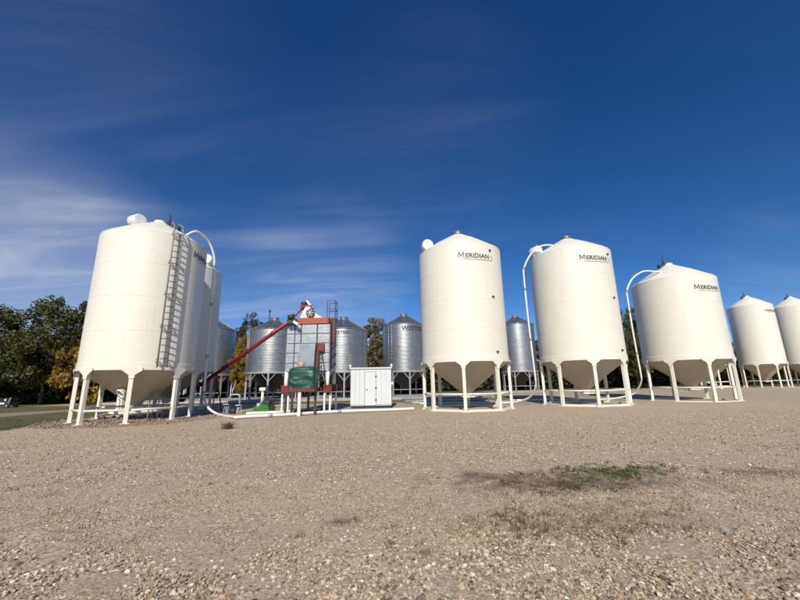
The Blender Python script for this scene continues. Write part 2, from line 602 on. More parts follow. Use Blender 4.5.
def sheet(name, pts, z, material, rough_edge=0.0, seg=14):
    """flat sheet with a ragged outline"""
    out = []
    n = len(pts)
    for i in range(n):
        a, b = Vector((*pts[i][:2], 0)), Vector((*pts[(i + 1) % n][:2], 0))
        k = max(1, int((b - a).length / 1.0)) if rough_edge else 1
        k = min(k, 60)
        for j in range(k):
            q = a.lerp(b, j / k)
            if rough_edge:
                q += Vector((noise.noise((q.x * .9, q.y * .9, z * 50)), noise.noise((q.x * .9, q.y * .9, 30 + z * 50)), 0)) * rough_edge
            out.append((q.x, q.y, z))
    bm = bmesh.new()
    f = bm.faces.new([bm.verts.new(q) for q in out])
    f.normal_update()
    bmesh.ops.triangulate(bm, faces=[f])
    me = bpy.data.meshes.new(name)
    bm.to_mesh(me)
    bm.free()
    me.materials.append(MATS[material])
    if me.polygons and me.polygons[0].normal.z < 0:
        me.flip_normals()
    return structure(obj(name, me))


e0, e1 = gnd(-120, 446), gnd(66, 420.5)
sheet('lawn', [(e0.x, e0.y), (-15.2, 14.4), (e1.x, e1.y), (-16.6, 24), (-17.5, 31), (-34, 33), (-34, 75), (-160, 75), (-160, 12)], 0.006, 'lawn', 0.35)
sheet('dirt_track', [gnd(-200, 424).to_tuple(), gnd(0, 417.2).to_tuple(), gnd(60, 412.2).to_tuple(), (-17.2, 27.2), (-17.4, 29.2), gnd(62, 410.2).to_tuple(), gnd(0, 413.6).to_tuple(), gnd(-200, 419.5).to_tuple()], 0.012, 'dirt_track', 0.3)
sheet('grass_strip', [(-33.5, 32.2), (-17.5, 31.4), (-6, 29.6), (2, 29.2), (10, 31.0), (10, 33.6), (-33.5, 34.2)], 0.010, 'dry_lawn', 0.4)
sheet('grass_verge', [(-34, 47.2), (24, 47.2), (24, 56), (90, 60), (120, 90), (-34, 90)], 0.008, 'dry_lawn', 0.5)
sheet('soil_bed', [(-16.2, 16.4), (-14.6, 15.25), (-12.6, 14.9), (-10.6, 15.5), (-9.3, 17.0), (-8.9, 19.4), (-9.8, 21.5), (-15.5, 21.4), (-16.7, 19)], 0.005, 'soil', 0.5)
cp = MB().box((-29.6, 34.9, -0.05), (5.5, 46.5, 0.16))
structure(obj('concrete_pad', cp.mesh('concrete_pad', 'concrete')))
cp = MB().box((11.5, 47.6, -0.05), (21.5, 55.6, 0.16))
structure(obj('concrete_pad', cp.mesh('concrete_pad', 'concrete')))
sheet('concrete_apron', [(-7.0, 18.9), (-2.6, 19.3), (-0.2, 22.3), (-3.0, 23.6), (-7.4, 22.8)], 0.009, 'concrete', 0.25)


# --- loose stones
def ico():
    bm = bmesh.new()
    bmesh.ops.create_icosphere(bm, subdivisions=1, radius=1)
    v = np.array([x.co[:] for x in bm.verts])
    f = np.array([[x.index for x in fc.verts] for fc in bm.faces])
    bm.free()
    return v, f


IV, IF = ico()
OV = np.array([(1, 0, 0), (-1, 0, 0), (0, 1, 0), (0, -1, 0), (0, 0, 1), (0, 0, -1)], float)
OF = np.array([(0, 2, 4), (2, 1, 4), (1, 3, 4), (3, 0, 4), (2, 0, 5), (1, 2, 5), (3, 1, 5), (0, 3, 5)])


def off_patch(x, y):
    # the matted dark patch carries few loose stones
    q = ((x - spot_c.x + 0.15) / 2.1) ** 2 + ((y - spot_c.y) / 0.55) ** 2
    return q > 1.0 + 0.8 * noise.noise((x * 2, y * 3, 1)) or rnd.random() < 0.7


def scatter_stones(name, n, sampler, size, label, material='pebble', flat=(0.45, 0.8), sink=0.35, gz=gh, shape=None):
    IV, IF = shape
    pos, sc = [], []
    while len(pos) < n:
        x, y, k = sampler()
        if k <= 0:
            continue
        pos.append((x, y, gz(x, y)))
        sc.append(size(k))
    pos = np.array(pos)
    sc = np.array(sc)
    n = len(pos)
    var = np.stack([IV * (1 + nrng.uniform(-0.28, 0.28, (len(IV), 1))) for _ in range(16)])
    base = var[nrng.integers(0, 16, n)]
    el = nrng.uniform(0.65, 1.15, (n, 1, 1))
    fl = nrng.uniform(flat[0], flat[1], (n, 1, 1))
    dims = np.concatenate([np.ones((n, 1, 1)), el, fl], 2) * sc[:, None, None]
    V = base * dims
    tilt = nrng.normal(0, 0.3, n)
    ct, st = np.cos(tilt), np.sin(tilt)
    y_, z_ = V[:, :, 1] * ct[:, None] - V[:, :, 2] * st[:, None], V[:, :, 1] * st[:, None] + V[:, :, 2] * ct[:, None]
    th = nrng.uniform(0, 2 * np.pi, n)
    c_, s_ = np.cos(th)[:, None], np.sin(th)[:, None]
    X = V[:, :, 0] * c_ - y_ * s_
    Y = V[:, :, 0] * s_ + y_ * c_
    lift = (sc * fl[:, 0, 0]) * (1 - 2 * nrng.uniform(0.1, sink + 0.25, n))
    P = np.stack([X + pos[:, 0:1], Y + pos[:, 1:2], z_ + pos[:, 2:3] + lift[:, None]], 2).reshape(-1, 3)
    Fc = (IF[None] + (np.arange(n) * len(IV))[:, None, None]).reshape(-1, 3)
    o = obj(name, np_mesh(name, P, Fc, material, False))
    o['kind'] = 'stuff'
    return tag(o, label, 'gravel')


def near_stone():
    y = math.sqrt(rnd.uniform(2.35 ** 2, 5.9 ** 2))
    w = 1.12 * y + 1.6
    x = rnd.uniform(-w, w)
    d = 0.75 + 0.45 * noise.noise((x * 0.45, y * 0.9, 7.7)) + 0.3 * noise.noise((x * 1.7, y * 2.3, 2.2))
    d += 0.9 * max(0, (3.9 - y) / 1.3)
    lane = y - 4.35 - 0.05 * x + 0.25 * noise.noise((x * 0.6, 3.3, 0.5))     # packed wheel lane
    d -= 0.28 * math.exp(-(lane / 0.33) ** 2)
    k = 1.08 if y < 3.3 else max(0.60, 1.08 - (y - 3.3) * 0.36 + 0.25 * noise.noise((x * 0.7, y * 1.1, 8.8)))
    return x, y, (k if rnd.random() < d and off_patch(x, y) else 0)


def far_stone():
    y = math.sqrt(rnd.uniform(5.9 ** 2, 19.0 ** 2))
    w = min(1.12 * y + 1.2, 18)
    x = rnd.uniform(-w, w)
    d = 0.6 + 0.5 * noise.noise((x * 0.2, y * 0.75, 3.1)) + 0.25 * noise.noise((x * 1.2, y * 1.6, 5.2))
    d *= min(1.0, 1.0 - (y - 9.0) / 11.0)
    if y > 14.2 and (x < -8.5 or x > 0.6 and y > 17.5 or y > 17):
        return x, y, 0
    return x, y, (1.0 if rnd.random() < d and off_patch(x, y) else 0)


scatter_stones('loose_gravel', 56000, near_stone, lambda k: k * min(0.026, 0.0086 * math.exp(rnd.gauss(0, 0.48))), 'coarse tan and grey gravel stones covering the foreground yard', shape=(IV, IF))
scatter_stones('scattered_gravel', 82000, far_stone, lambda k: min(0.030, 0.0118 * math.exp(rnd.gauss(0, 0.38))), 'thinner scatter of gravel stones farther out on the yard', shape=(OV, OF))


def chip():
    y = math.sqrt(rnd.uniform(2.4 ** 2, 6.6 ** 2))
    w = 1.12 * y + 1.2
    return rnd.uniform(-w, w), y, 1.0


scatter_stones('fine_gravel', 90000, chip, lambda k: min(0.012, 0.0058 * math.exp(rnd.gauss(0, 0.35))), 'fine gravel chips packed between the coarser foreground stones', flat=(0.5, 0.9), shape=(OV, OF))


def bed_stone():
    a = rnd.uniform(0, 2 * math.pi)
    r = 3.9 * math.sqrt(rnd.random())
    x, y = -12.6 + r * math.cos(a), 18.0 + r * math.sin(a) * 0.9
    return x, y, 1.0 if y < 20 else 0.0


scatter_stones('soil_clods', 1500, bed_stone, lambda k: min(0.10, 0.03 * math.exp(rnd.gauss(0, 0.5))), 'reddish soil clods round the feet of the left bin', 'soil', gz=lambda x, y: 0.005, shape=(IV, IF))


# --- grasses and weeds
def blades(name, spots, material, label, cat='grass'):
    """spots: list of (x,y,radius,count,height,lean)"""
    V, Fc = [], []
    for (x, y, rad, cnt, hgt, lean) in spots:
        for _ in range(cnt):
            a = rnd.uniform(0, 2 * math.pi)
            rr = rad * abs(rnd.gauss(0, 0.5))
            bx, by = x + rr * math.cos(a), y + rr * math.sin(a)
            z0 = gh(bx, by) - 0.004
            h = hgt * rnd.uniform(0.4, 1.15)
            w = rnd.uniform(0.0022, 0.0045) * (1 + hgt * 3)
            aa = rnd.uniform(0, math.pi)
            dx, dy = math.cos(aa) * w, math.sin(aa) * w
            lx, ly = rnd.gauss(0, lean) * h, rnd.gauss(0, lean) * h
            i = len(V)
            V += [(bx - dx, by - dy, z0), (bx + dx, by + dy, z0), (bx + lx * .45 + dx * .7, by + ly * .45 + dy * .7, z0 + h * .6),
                  (bx + lx * .45 - dx * .7, by + ly * .45 - dy * .7, z0 + h * .6), (bx + lx, by + ly, z0 + h)]
            Fc += [(i, i + 1, i + 2), (i, i + 2, i + 3), (i + 3, i + 2, i + 4)]
    o = obj(name, np_mesh(name, np.array(V), np.array(Fc), material))
    o['kind'] = 'stuff'
    return tag(o, label, cat)


sp = []
for _ in range(420):                              # dry stalks in the lower right
    q = gnd(rnd.gauss(585, 70), rnd.gauss(522, 14))
    sp.append((q.x, q.y, 0.11, 9, rnd.uniform(0.02, 0.065), 0.4))
for _ in range(45):
    q = gnd(rnd.uniform(20, 780), rnd.uniform(500, 590))
    sp.append((q.x, q.y, 0.05, 8, rnd.uniform(0.015, 0.035), 0.6))
for px, py in ((355, 520), (340, 523), (297, 537), (425, 553), (390, 545), (690, 528), (520, 520), (545, 515), (515, 530)):
    q = gnd(px, py)
    sp.append((q.x, q.y, 0.10, 60, 0.045, 0.6))
for _ in range(26):
    q = gnd(rnd.gauss(518, 16), rnd.gauss(524, 7))
    sp.append((q.x, q.y, 0.05, 14, rnd.uniform(0.05, 0.11), 0.3))
blades('dry_grass', sp, 'grass_dry', 'straw coloured dry grass stalks poking out of the foreground gravel')
sp = []
for _ in range(260):
    q = gnd(rnd.gauss(615, 32), rnd.gauss(473.5, 3.2))
    sp.append((q.x, q.y, 0.10, 22, rnd.uniform(0.02, 0.06), 0.7))
for _ in range(60):
    q = gnd(rnd.gauss(540, 30), rnd.gauss(477, 4))
    sp.append((q.x, q.y, 0.10, 10, rnd.uniform(0.01, 0.03), 0.7))
blades('green_weeds', sp, 'grass_green', 'low green weeds growing on the dark damp patch of gravel')
sp = []
for _ in range(150):
    q = gnd(rnd.gauss(560, 45), rnd.gauss(485, 5))
    sp.append((q.x, q.y, 0.13, 26, rnd.uniform(0.012, 0.04), 0.9))
for _ in range(40):
    q = gnd(rnd.gauss(490, 14), rnd.gauss(477, 4))
    sp.append((q.x, q.y, 0.12, 10, rnd.uniform(0.01, 0.025), 0.9))
for _ in range(40):
    q = gnd(rnd.gauss(785, 18), rnd.gauss(473, 2.5))
    sp.append((q.x, q.y, 0.12, 10, rnd.uniform(0.01, 0.025), 0.9))
blades('withered_weeds', sp, 'weed_brown', 'withered brown weeds matted on the dark patch of gravel')
q = gnd(228, 429)
o = blades('weed_clump', [(q.x, q.y, 0.19, 300, 0.26, 0.6)], 'weed_brown', 'single bushy brown weed clump on gravel before the white ground pipe', 'weed')
del o['kind']
sp = []
for _ in range(420):                              # turf along the edge of the lawn and about the left bin
    k = rnd.random()
    q = Vector((e0.x * (1 - k) + e1.x * k, e0.y * (1 - k) + e1.y * k, 0)) if rnd.random() < .3 else gnd(rnd.uniform(-60, 64), rnd.uniform(419, 428))
    if q.y > 16.2 + 0.0 and q.x > -16.4:
        continue
    sp.append((q.x + rnd.gauss(0, .25), q.y + rnd.gauss(0, .25) + .3, 0.35, 26, rnd.uniform(0.04, 0.10), 0.5))
blades('lawn_turf', sp, 'grass_green', 'dark green turf of the lawn beside the left bin')


# ------------------------------------------------------------------ lettering wrapped round a cylinder
def text_mesh(body, size, bold=0.0):
    cu = bpy.data.curves.new('lettering', 'FONT')
    cu.body = body
    cu.size = size
    cu.offset = bold
    cu.resolution_u = 3
    tmp = bpy.data.objects.new('lettering_tmp', cu)
    C.objects.link(tmp)
    bpy.context.view_layer.update()
    me = bpy.data.meshes.new_from_object(tmp.evaluated_get(bpy.context.evaluated_depsgraph_get()))
    vs = [v.co.copy() for v in me.vertices]
    fs = [tuple(p.vertices) for p in me.polygons]
    bpy.data.objects.remove(tmp)
    bpy.data.curves.remove(cu)
    bpy.data.meshes.remove(me)
    return vs, fs


def wrap(vs, R, phi0, z0):
    out = []
    for v in vs:
        a = phi0 + v.x / R
        out.append((R * math.sin(a), -R * math.cos(a), z0 + v.y))
    return out


def small_caps(first, rest, h_first, h_rest, width, bold):
    # the tall first letter, drawn as one outline
    out = [(0, 0), (.06, 1), (.22, 1), (.5, .40), (.78, 1), (.94, 1), (1, 0), (.86, 0), (.82, .72), (.54, .14), (.46, .14), (.18, .72), (.14, 0)]
    bm = bmesh.new()
    fc = bm.faces.new([bm.verts.new((x * h_first * 0.98, y * h_first, 0)) for x, y in reversed(out)])
    fc.normal_update()
    bmesh.ops.triangulate(bm, faces=[fc])
    bm.verts.index_update()
    v1 = [v.co.copy() for v in bm.verts]
    f1 = [tuple(v.index for v in f.verts) for f in bm.faces]
    bm.free()
    v2, f2 = text_mesh(rest, h_rest / 0.69, bold * 0.75)
    w1 = max(v.x for v in v1) + 0.035
    for v in v2:
        v.x += w1
    vs, fs = v1 + v2, f1 + [tuple(i + len(v1) for i in f) for f in f2]
    x0, x1 = min(v.x for v in vs), max(v.x for v in vs)
    for v in vs:
        v.x = (v.x - x0) * width / (x1 - x0)
    return vs, fs


LOGO = small_caps('M', 'ERIDIAN', 0.33, 0.25, 1.0, 0.012)
PLAIN = text_mesh('WESTEEL', 1.0, 0.03)


def add_logo(root, R, phi0, width, z0, k=1.0):
    vs = [Vector((v.x * width, v.y * k, 0)) for v in LOGO[0]]
    m = MB()
    m.add(wrap(vs, R + 0.010, phi0, z0), LOGO[1])
    lt = obj('lettering', m.mesh('lettering', 'letter_grey'), root, label='dark grey lettering MERIDIAN')
    # thin underline that hooks up round the last letter
    pts = []
    for i in range(29):
        s = i / 28
        pts.append((0.12 + (width - 0.02) * s, -0.085 - 0.02 * math.sin(s * math.pi)))
    for i in range(1, 12):
        a = -math.pi / 2 + math.pi * 1.05 * i / 11
        pts.append((width + 0.10 + 0.17 * math.cos(a), 0.055 + 0.14 * math.sin(a)))
    vs, fs = [], []
    for i, (x, y) in enumerate(pts):
        j, l = max(i - 1, 0), min(i + 1, len(pts) - 1)
        d = Vector((pts[l][0] - pts[j][0], pts[l][1] - pts[j][1])).normalized()
        w = 0.012 if i > 2 else 0.005
        for sgn in (-1, 1):
            vs.append(Vector((x - d.y * w * sgn, (y + d.x * w * sgn) * k, 0)))
    for i in range(len(pts) - 1):
        fs.append((2 * i + 1, 2 * i + 3, 2 * i + 2, 2 * i)[::-1])
    m = MB()
    m.add(wrap(vs, R + 0.010, phi0, z0), fs)
    obj('underline', m.mesh('underline', 'letter_grey'), lt)


# ------------------------------------------------------------------ smooth white hopper bins
def pt(R, phi, z):
    return Vector((R * math.sin(phi), -R * math.cos(phi), z))


def smooth_bin(X, Y, R, ring, eave, apex, label, leg0=R_(-33 + 0.0), tiers=4, tip=0.80, base='full', logo=None, logo_z=None,
               sensors=None, cap='galv', drum=None, brace_z=0.86, roofn=16, group='white smooth-walled hopper bins'):
    root = thing('hopper_bin', (X, Y, 0), label, 'grain bin', group)
    hh = (eave - ring) / tiers
    prof = [(R, 0), (R, hh - 0.055), (R + 0.006, hh - 0.048), (R + 0.006, hh - 0.004), (R, hh)]
    me = MB().lathe(prof, 112).mesh('wall_ring', 'white_bin')
    for i in range(tiers):
        obj('wall_ring', me, root, (0, 0, ring + i * hh), (0, 0, i * 0.37))
    # bottom beam that the legs carry
    obj('ring_beam', MB().lathe([(R - 0.05, ring - 0.2), (R + 0.028, ring - 0.2), (R + 0.028, ring + 0.10), (R + 0.004, ring + 0.115)], 112).mesh('ring_beam', 'white_bin'), root)
    # roof panels with a standing seam on one side
    ca, da = 0.24, 2 * math.pi / roofn
    rise = apex - eave
    m = MB()
    vs, fs = [], []
    for i in range(5):
        a = da * i / 4
        bulge = 0.0 if i in (0, 4) else -0.012
        vs.append(pt(R + 0.009, a, eave - 0.03))
        vs.append(pt(R - 0.035, a, eave + 0.032 + bulge))
        vs.append(pt((R + ca) / 2, a, eave + rise * 0.5 + bulge))
        vs.append(pt(ca, a, eave + rise * (1 - ca / R) + 0.02))
    for i in range(4):
        for j in range(3):
            fs.append((i * 4 + j, (i + 1) * 4 + j, (i + 1) * 4 + j + 1, i * 4 + j + 1))
    m.add(vs, fs, True)
    m.bar(pt(R - 0.04, 0, eave + 0.025), pt(ca, 0, eave + rise * (1 - ca / R) + 0.02), 0.03, 0.035)
    me = m.mesh('roof_panel', 'white_bin')
    for i in range(roofn):
        obj('roof_panel', me, root, rot=(0, 0, i * da + 0.1))
    zt = eave + rise * (1 - ca / R)
    if cap == 'galv':
        obj('roof_cap', MB().lathe([(ca + 0.05, zt - 0.03), (ca + 0.05, zt + 0.13), (ca + 0.09, zt + 0.13), (ca + 0.08, zt + 0.16), (0.10, zt + 0.27), (0.0, zt + 0.28)], 32).mesh('roof_cap', 'galv_cap'), root)
        obj('hatch_rim', MB().lathe([(ca + 0.10, zt - 0.06), (ca + 0.11, zt + 0.02), (ca + 0.05, zt + 0.03)], 32).mesh('hatch_rim', 'dark_metal'), root)
    else:
        obj('roof_cap', MB().lathe([(ca + 0.04, zt - 0.03), (ca + 0.04, zt + 0.09), (ca, zt + 0.13), (0.0, zt + 0.2)], 32).mesh('roof_cap', 'white_bin'), root)
        lm = MB()
        a = cap
        lm.bar(pt(0.1, a, zt + 0.17), pt(0.85, a, zt - 0.1), 0.10, 0.10)
        lm.tube([pt(0.42, a, zt + 0.02), pt(0.42, a, zt + 0.62)], [0.06, 0.035], 8)
        lm.box(tuple(pt(0.82, a, zt - 0.18) - Vector((.1, .1, .06))), tuple(pt(0.82, a, zt - 0.18) + Vector((.1, .1, .16))))
        obj('lid_opener', lm.mesh('lid_opener', 'dark_metal'), root)
    # hopper cone with gate
    hz = ring - 0.19
    obj('hopper', MB().lathe([(R - 0.045, hz), (R * 0.55, hz + (tip - hz) * (0.455)), (0.22, tip + 0.02), (0.22, tip - 0.12)], 96).mesh('hopper', 'hopper_tan'), root)
    gm = MB().box((-0.30, -0.27, tip - 0.17), (0.42, 0.27, tip - 0.11), 0.01).tube([(0, 0, tip - 0.17), (0, 0, tip - 0.26)], [0.2, 0.17], 16)
    gate = obj('slide_gate', gm.mesh('slide_gate', 'white_pipe'), root)
    obj('gate_handle', MB().tube([(0.42, 0, tip - 0.14), (0.6, 0, tip - 0.14), (0.6, 0, tip + 0.02)], 0.018, 8).mesh('gate_handle', 'galv_leg'), gate)
    # legs
    lw, ld, lr = 0.165, 0.15, R - 0.045
    leg = MB().box((-lw / 2, -lr - ld / 2, 0.012), (lw / 2, -lr + ld / 2, ring - 0.20), 0.012).mesh('leg', 'white_bin')
    y0 = -R - 0.055
    zt = ring - 0.2
    gus = MB().prism([(-lw / 2 - 0.02, y0, zt - 0.36), (lw / 2 + 0.02, y0, zt - 0.36), (lw / 2 + 0.03, y0, zt - 0.22), (0.37, y0, zt - 0.02), (0.37, y0, zt + 0.11), (-0.37, y0, zt + 0.11), (-0.37, y0, zt - 0.02), (-lw / 2 - 0.03, y0, zt - 0.22)],
                     (0, 0, 0), (0, 0.024, 0)).mesh('gusset', 'white_bin')
    foot = MB().box((-0.17, -lr - 0.17, 0.0), (0.17, -lr + 0.15, 0.028), 0.006).mesh('foot_plate', 'white_bin')
    d8 = math.pi / 4
    p0, p1 = pt(lr, 0, brace_z), pt(lr, d8, brace_z)
    brace = MB().tube([p0.lerp(p1, 0.055), p0.lerp(p1, 0.945)], 0.048, 10).mesh('brace', 'white_bin')
    q0, q1 = pt(lr, 0, 0.055), pt(lr, d8, 0.055)
    rail = MB().bar(q0.lerp(q1, 0.07), q1.lerp(q0, 0.07), 0.12, 0.105).mesh('base_rail', 'white_bin')
    for i in range(8):
        rz = leg0 + i * d8
        lo = obj('leg', leg, root, rot=(0, 0, rz))
        obj('gusset', gus, lo)
        obj('foot_plate', foot, lo)
        obj('brace', brace, root, rot=(0, 0, rz))
        if base == 'full':
            obj('base_rail', rail, root, rot=(0, 0, rz))
        elif base == 'sunk':
            obj('base_rail', rail, root, (0, 0, -0.055 + (0.03 if i in (1, 2) else 0)), (0, 0, rz))
    if logo is not None:
        add_logo(root, R, logo, 1.83, logo_z)
    if sensors:
        sm = MB().tube([(0, -R + 0.02, 0), (0, -R - 0.05, 0)], 0.062, 12).tube([(0, -R - 0.04, 0), (0, -R - 0.10, 0)], 0.035, 10).mesh('level_sensor', 'dark_metal')
        for ph, z in sensors:
            obj('level_sensor', sm, root, (0, 0, z), (0, 0, ph))
    if drum:
        c, ax, rd, ln = Vector(drum[0]) - Vector((X, Y, 0)), Vector(drum[1]).normalized(), drum[2], drum[3]
        dm = MB().tube([c - ax * ln / 2, c - ax * (ln / 2 - 0.05), c + ax * (ln / 2 - 0.05), c + ax * ln / 2], [rd * 0.90, rd, rd, rd * 0.93], 28)
        dr = obj('roof_vent', dm.mesh('roof_vent', 'white_pipe'), root)
        rr = math.hypot(c.x, c.y)
        zr = eave + rise * (1 - rr / R)
        obj('vent_neck', MB().tube([Vector((c.x, c.y, zr - 0.08)), Vector((c.x, c.y, c.z - rd * 0.5))], [rd * 0.75, rd * 0.62], 20).mesh('vent_neck', 'white_pipe'), dr)
        obj('vent_grille', MB().tube([c + ax * (ln / 2 + 0.001), c + ax * (ln / 2 + 0.015)], rd * 0.72, 24).mesh('vent_grille', 'white_pipe'), dr)
    return root


LEG0 = R_(180 - 57.0)
B1 = smooth_bin(-12.84, 18.1, 2.37, 2.45, 8.79, 10.21, 'nearest white bin at far left with steel ladder up its side', leg0=R_(29), base='none',
                logo=R_(77.4), logo_z=7.95, cap=R_(120), drum=((-13.73, 17.6, 10.02), (0.93, -0.36, 0.0), 0.33, 0.62), tiers=4, brace_z=0.56, tip=0.72)
B1b = smooth_bin(-14.3, 22.75, 2.44, 2.55, 8.82, 10.25, 'shaded white bin directly behind the ladder bin at left', leg0=R_(20), base='none', cap=R_(120),
                 drum=((-12.5, 22.5, 9.55), (0.2, -1, 0), 0.32, 0.6))
B2 = smooth_bin(3.68, 21.23, 2.44, 2.70, 9.02, 10.55, 'tall white bin right of the white shed, round vent on its left roof edge', leg0=LEG0, logo=R_(-11), logo_z=8.08,
                sensors=[(R_(34), 8.6), (R_(34), 5.95), (R_(34.5), 2.98)], drum=((1.73, 21.0, 9.64), (0.12, -1, 0.0), 0.34, 0.55))
B3 = smooth_bin(11.31, 23.08, 2.46, 2.76, 9.38, 10.86, 'white bin, middle of the three front bins with lettering on the right', leg0=LEG0, logo=R_(-12.5), logo_z=8.45,
                sensors=[(R_(34), 8.9), (R_(34), 6.18), (R_(34.5), 3.08)], drum=((9.18, 23.1, 9.92), (0.5, -1, 0.0), 0.33, 0.6))
B4 = smooth_bin(19.5, 25.23, 2.49, 2.77, 8.05, 9.58, 'shorter squat white bin, third right of the shed, with grey lettering', leg0=LEG0, logo=R_(-11), logo_z=7.02, tiers=3,
                cap=R_(-75), base='sunk', tip=0.84)
B5 = smooth_bin(49.7, 50.9, 2.44, 3.23, 11.08, 12.75, 'distant white bin just right of the squat front bin', leg0=LEG0, logo=R_(-6), logo_z=10.0, tiers=5, base='none', cap=R_(-80), tip=0.9)
B6 = smooth_bin(57.4, 52.3, 2.44, 3.23, 11.15, 12.85, 'distant white bin cut off by the right edge of the picture', leg0=LEG0, tiers=5, base='none', cap=R_(-80), tip=0.9)
B7 = smooth_bin(40.2, 48.9, 2.44, 3.1, 10.2, 11.9, 'distant white bin hidden behind the squat bin, only legs showing', leg0=LEG0, tiers=5, base='none', cap=R_(-80), tip=0.9)

# far bin's dark plate of lettering seen as a bar is the same lettering; manhole on the ladder bin's hopper
mh = at_y(122, 393, 16.9) - Vector((-12.84, 18.1, 0))
mhd = Vector((-0.35, -0.72, -0.62)).normalized()
e_1 = mhd.orthogonal().normalized()
e_2 = mhd.cross(e_1)
ringp = [mh + mhd * 0.06 + e_1 * (0.21 * math.cos(k * math.pi / 12)) + e_2 * (0.21 * math.sin(k * math.pi / 12)) for k in range(25)]
man = obj('manhole', MB().tube(ringp, 0.034, 8, caps=False).mesh('manhole', 'white_bin'), B1)
obj('manhole_lid', MB().tube([mh - mhd * 0.10, mh + mhd * 0.035], 0.195, 20).mesh('manhole_lid', 'hopper_tan'), man)

# ladder on the first bin
Rl, ph1, ph2 = 2.37, R_(48.6), R_(57.2)
lad_r = Rl + 0.26
lm = MB()
for ph in (ph1, ph2):
    lm.tube([pt(lad_r, ph, 2.35), pt(lad_r, ph, 8.95), pt(lad_r - 0.10, ph, 9.25), pt(lad_r - 0.6, ph, 9.5)], 0.034, 8)
lad = obj('ladder', lm.mesh('ladder', 'ladder_steel'), B1, label='dark steel ladder on the bin wall')
rung = MB().tube([pt(lad_r, ph1, 0), pt(lad_r, ph2, 0)], 0.027, 8).mesh('rung', 'ladder_steel')
z = 2.45
while z < 8.95:
    obj('rung', rung, lad, (0, 0, z))
    z += 0.30
br = MB()
for ph in (ph1, ph2):
    br.tube([pt(Rl - 0.01, ph, 0), pt(lad_r, ph, 0)], 0.03, 6)
    br.tube([pt(Rl - 0.01, ph, 0.12), pt(Rl + 0.10, ph + 0.02, 0.10), pt(lad_r, ph, -0.02)], 0.024, 6)
brm = br.mesh('bracket', 'ladder_steel')
for z in (2.6, 4.2, 5.75, 7.3, 8.75):
    obj('bracket', brm, lad, (0, 0, z))


# ------------------------------------------------------------------ white grain pipes
def smooth_path(pts, n=8):
    pts = [Vector(q) for q in pts]
    out = []
    for i in range(len(pts) - 1):
        p0, p1, p2, p3 = pts[max(i - 1, 0)], pts[i], pts[i + 1], pts[min(i + 2, len(pts) - 1)]
        for k in range(n):
            s = k / n
            out.append(0.5 * ((2 * p1) + (-p0 + p2) * s + (2 * p0 - 5 * p1 + 4 * p2 - p3) * s * s + (-p0 + 3 * p1 - 3 * p2 + p3) * s ** 3))
    out.append(pts[-1])
    return out


def grain_pipe(pts, rad, label, couplings=(), group='white grain pipes feeding the bins', material='white_pipe'):
    base = Vector((pts[-1][0], pts[-1][1], 0))
    root = thing('grain_pipe', base, label, 'pipe', group)
    path = [q - base for q in smooth_path(pts)]
    obj('pipe', MB().tube(path, rad, 14).mesh('pipe', material), root)
    for k in couplings:
        i = int(k * (len(path) - 2))
        d = (path[i + 1] - path[i]).normalized()
        obj('coupling', MB().tube([path[i] - d * 0.09, path[i] + d * 0.09], rad * 1.28, 14).mesh('coupling', 'galv_leg'), root)
    return root


grain_pipe([(-11.75, 18.5, 9.45), at_y(195, 231.5, 18.9), at_y(203, 235.5, 19.4), at_y(210, 244, 19.9), at_y(214.2, 258, 20.2), at_y(213.4, 275, 20.3), at_y(211.5, 300, 20.35),
            at_y(208, 345, 20.4), at_y(204.5, 388, 20.4), at_y(204.5, 399, 20.3), at_y(209, 408.5, 20.0), at_y(219, 414.5, 19.6), gnd(236, 417.2, 0.1)], 0.062,
           'white pipe arching off the ladder bin roof and down to the ground', (0.38, 0.52, 0.62, 0.7))
gp = [gnd(236, 417.2, 0.1), gnd(260, 415.8, 0.1), gnd(290, 414.3, 0.1), gnd(328, 411.8, 0.1), gnd(351, 410.9, 0.1), gnd(390, 409.6, 0.1), gnd(414, 408.6, 0.1)]
grain_pipe(gp, 0.072, 'long white pipe lying on the ground before dryer and shed', (0.25, 0.6), material='white_pipe')
grain_pipe([gnd(246, 413.6, 0.1), gnd(268, 412.6, 0.1), gnd(285, 411.8, 0.1), gnd(330, 408.5, 0.1)], 0.07, 'shorter white ground pipe behind the long one, under the dryer', ())
grain_pipe([(10.35, 22.5, 10.02), at_y(549, 245, 22.3), at_y(540, 246.6, 22.4), at_y(531, 254, 22.5), at_y(524.3, 267, 22.5), at_y(523.8, 276, 22.5), at_y(528, 318, 22.5), at_y(534.6, 372, 22.6), at_y(535.6, 384, 22.8),
            at_y(533.5, 392, 23.2), at_y(527, 398.6, 23.8), (7.0, 24.7, 0.1), (4.0, 25.3, 0.1), (1.2, 25.4, 0.1)], 0.053, 'white pipe arching off the roof of the middle lettered bin', (0.33, 0.42, 0.5))
grain_pipe([(18.35, 24.4, 8.72), at_y(655, 271.5, 24.3), at_y(643, 271.5, 24.4), at_y(632.5, 278.5, 24.5), at_y(627, 290, 24.5), at_y(627.6, 299, 24.5), at_y(634, 338, 24.5), at_y(640.6, 373, 24.6),
            at_y(641.2, 381, 24.8), at_y(638.5, 388, 25.2), at_y(632, 394.5, 25.7), (14.4, 26.5, 0.1), (12.0, 27.3, 0.1), (8.0, 27.6, 0.1)], 0.053, 'white pipe arching off the roof of the squat lettered bin', (0.33, 0.42, 0.5))

# ------------------------------------------------------------------ galvanized bins behind


